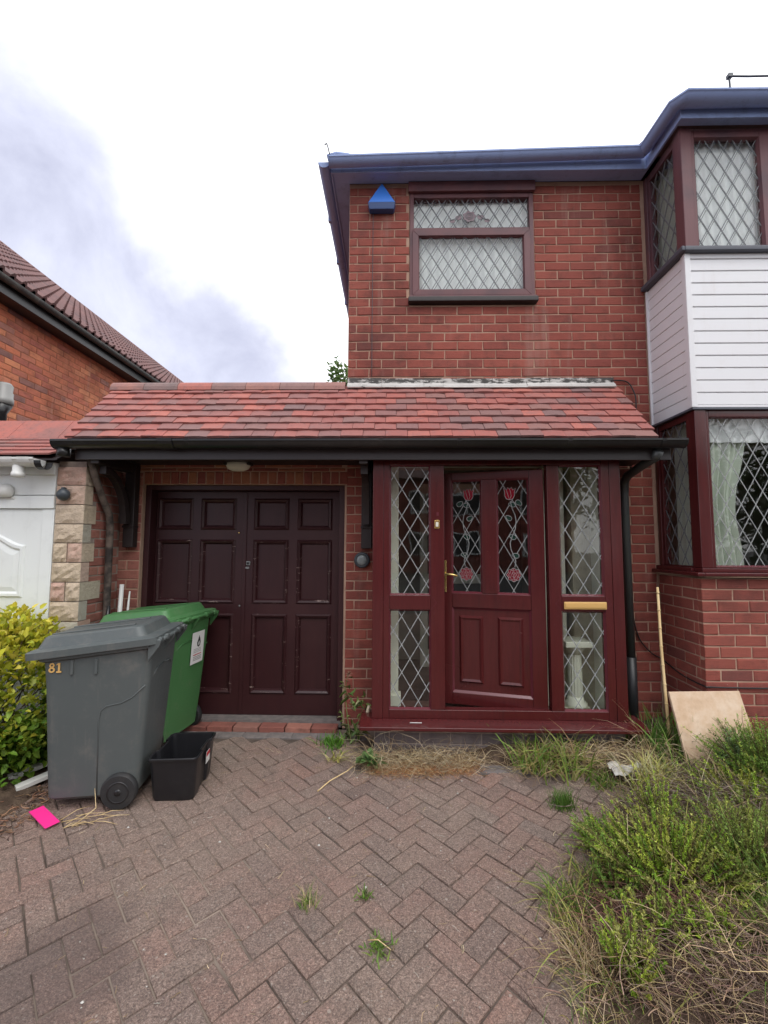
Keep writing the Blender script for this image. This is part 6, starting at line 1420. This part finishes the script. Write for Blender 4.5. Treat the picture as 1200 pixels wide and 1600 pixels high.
    V, F, m_ = leaf_geo(B, Dr, L, L*.32, .3, .35); np_mesh('foliage', V, F, LEAF, th, 'stuff', np.repeat(mixcol(n, [(.16, .24, .06), (.22, .30, .09), (.30, .30, .16), (.12, .20, .05)]), m_, 0))
    n = 70; hp = np.tile([[-.03, .03, .515]], (n, 1)); Dr = nrm(RNG.normal(0, 1, (n, 3))+[0, 0, .6]); V, F, m_ = blade_geo(hp, Dr, RNG.uniform(.02, .035, n), np.full(n, .004), .5, 3); np_mesh('flower_head', V, F, STRAW, th, None, np.repeat(mixcol(n, [(.35, .20, .13), (.50, .32, .24), (.22, .12, .08)]), m_, 0))
    tag(MB().tube([(-.235, 3.36, .10), (-.19, 3.33, .24), (-.175, 3.32, .31)], [.012, .016, .010], 7).build('pale_stake', m_noise('pale_timber', (.60, .52, .38), (.48, .40, .28), 20, .8, .2), smooth=True), 'short pale stick leaning in the weeds by the pier', 'stick')
    tag(MB().tube([(-.46, 2.74, .006), (-.40, 2.84, .014), (-.30, 2.95, .02), (-.26, 3.0, .03)], [.004, .004, .003, .002], 6).build('pale_twig', PALEWOOD, smooth=True), 'long pale twig lying on the paving near the thistle', 'twig')
    tag(MB().tube([(-.09, 1.755, .01), (-.05, 1.74, .025), (.0, 1.715, .012)], [.002, .002, .0015], 5).build('straw_stem', PALEWOOD, smooth=True), 'single straw stem lying over the green weed', 'straw')
    n = 26; P = np.tile([[-.15, 3.03, .01]], (n, 1))+RNG.normal(0, .02, (n, 3))*[1.5, 1, .3]; Dr = nrm(RNG.normal(0, 1, (n, 3))*[1, 1, .3]+[0, -.1, .8]); L = RNG.uniform(.05, .10, n); V, F, m_ = leaf_geo(P+np.array([0, 0, .03]), Dr, L, L*.55, .15, .2)
    tag(np_mesh('leafy_weed', V, F, LEAF, None, None, np.repeat(mixcol(n, [(.10, .17, .05), (.14, .22, .07)]), m_, 0)), 'broad leaved dark green weed in the dry grass under the sill', 'weed')
    def crown(label, loc, c, r, n, cols, lf, trunk, name='tree'):
        t = thing(name, label, 'tree', loc); d = nrm(RNG.normal(0, 1, (n, 3))); q = RNG.uniform(.2, 1, n)**.45; lump = 1+.22*np.sin(d[:, 0]*6+d[:, 2]*5)+.16*np.sin(d[:, 1]*8-d[:, 2]*7)
        P = np.array(c)+d*np.array(r)*(q*lump)[:, None]; Dr = nrm(d*.5+RNG.normal(0, .7, (n, 3))); L = RNG.uniform(*lf, n); V, F, m = leaf_geo(P, Dr, L, L*.55); np_mesh('crown', V, F, LEAF, t, 'stuff', np.repeat(mixcol(n, cols), m, 0))
        k = 40; P0 = np.tile([[0, 0, c[2]-r[2]*.8]], (k, 1)); Q = np.array(c)+nrm(RNG.normal(0, 1, (k, 3)))*np.array(r)*.8; V, F, m = stalk_geo(P0, Q, None, np.full(k, trunk*.3), .15); np_mesh('limbs', V, F, BARK, t)
        MB().tube([(0, 0, 0), (.05, 0, c[2]*.4), (0, 0, c[2]-r[2]*.3)], [trunk, trunk*.8, trunk*.5], 10).build('trunk', BARK, t, smooth=True)
    crown('small green tree showing just above the garage roof ridge', (-1.35, 13, 0), (0, 0, 5.9), (1.0, 1.0, 1.2), 3000, [(.10, .17, .05), (.14, .22, .07)], (.10, .2), .12)
    # across the road, seen only in the glass
    crown('leafy street tree across the road reflected in the glass', (5.5, -11, 0), (0, 0, 4.6), (2.4, 2.0, 2.3), 2500, [(.06, .11, .03), (.08, .13, .035)], (.2, .4), .2)
    crown('broad dark street tree across the road reflected in the bay window', (10.5, -10, 0), (0, 0, 3.6), (2.8, 2.4, 3.2), 3500, [(.05, .09, .028), (.07, .11, .03)], (.2, .4), .22)
    crown('low rounded street tree further right across the road', (15.5, -9, 0), (0, 0, 3.2), (2.8, 2.4, 2.9), 3000, [(.05, .09, .028), (.07, .11, .03)], (.2, .4), .22)
    oh = thing('brick_house', 'house with white windows across the road reflected in the porch glass', 'house', (0, -17, 0))
    w = MB(); w.box(-9, 10, -6, 0, 0, 5.2); w.build('wall', BRICK, oh); w = MB(); w.prism([(-6.4, 5.2), (.4, 5.2), (-3, 8.0)], -9.4, 10.4, lambda p, q, t: (t, p, q)); w.build('roof', TILE_BR, oh)
    for x in (-6.5, -2.6, .9, 4.4, 7.6):
        for z in (.9, 3.2):
            f = MB()
            for a, b, c_, d_ in ((x, x+.1, z, z+1.3), (x+1.5, x+1.6, z, z+1.3), (x+.1, x+1.5, z, z+.1), (x+.1, x+1.5, z+1.2, z+1.3), (x+.75, x+.85, z+.1, z+1.2)): f.box(a, b, .001, .08, c_, d_)
            wf = f.build('window', WHITEDOOR, oh); MB().box(x+.1, x+1.5, .002, .02, z+.1, z+1.2).build('pane', DARKIN, wf)
add_plants()
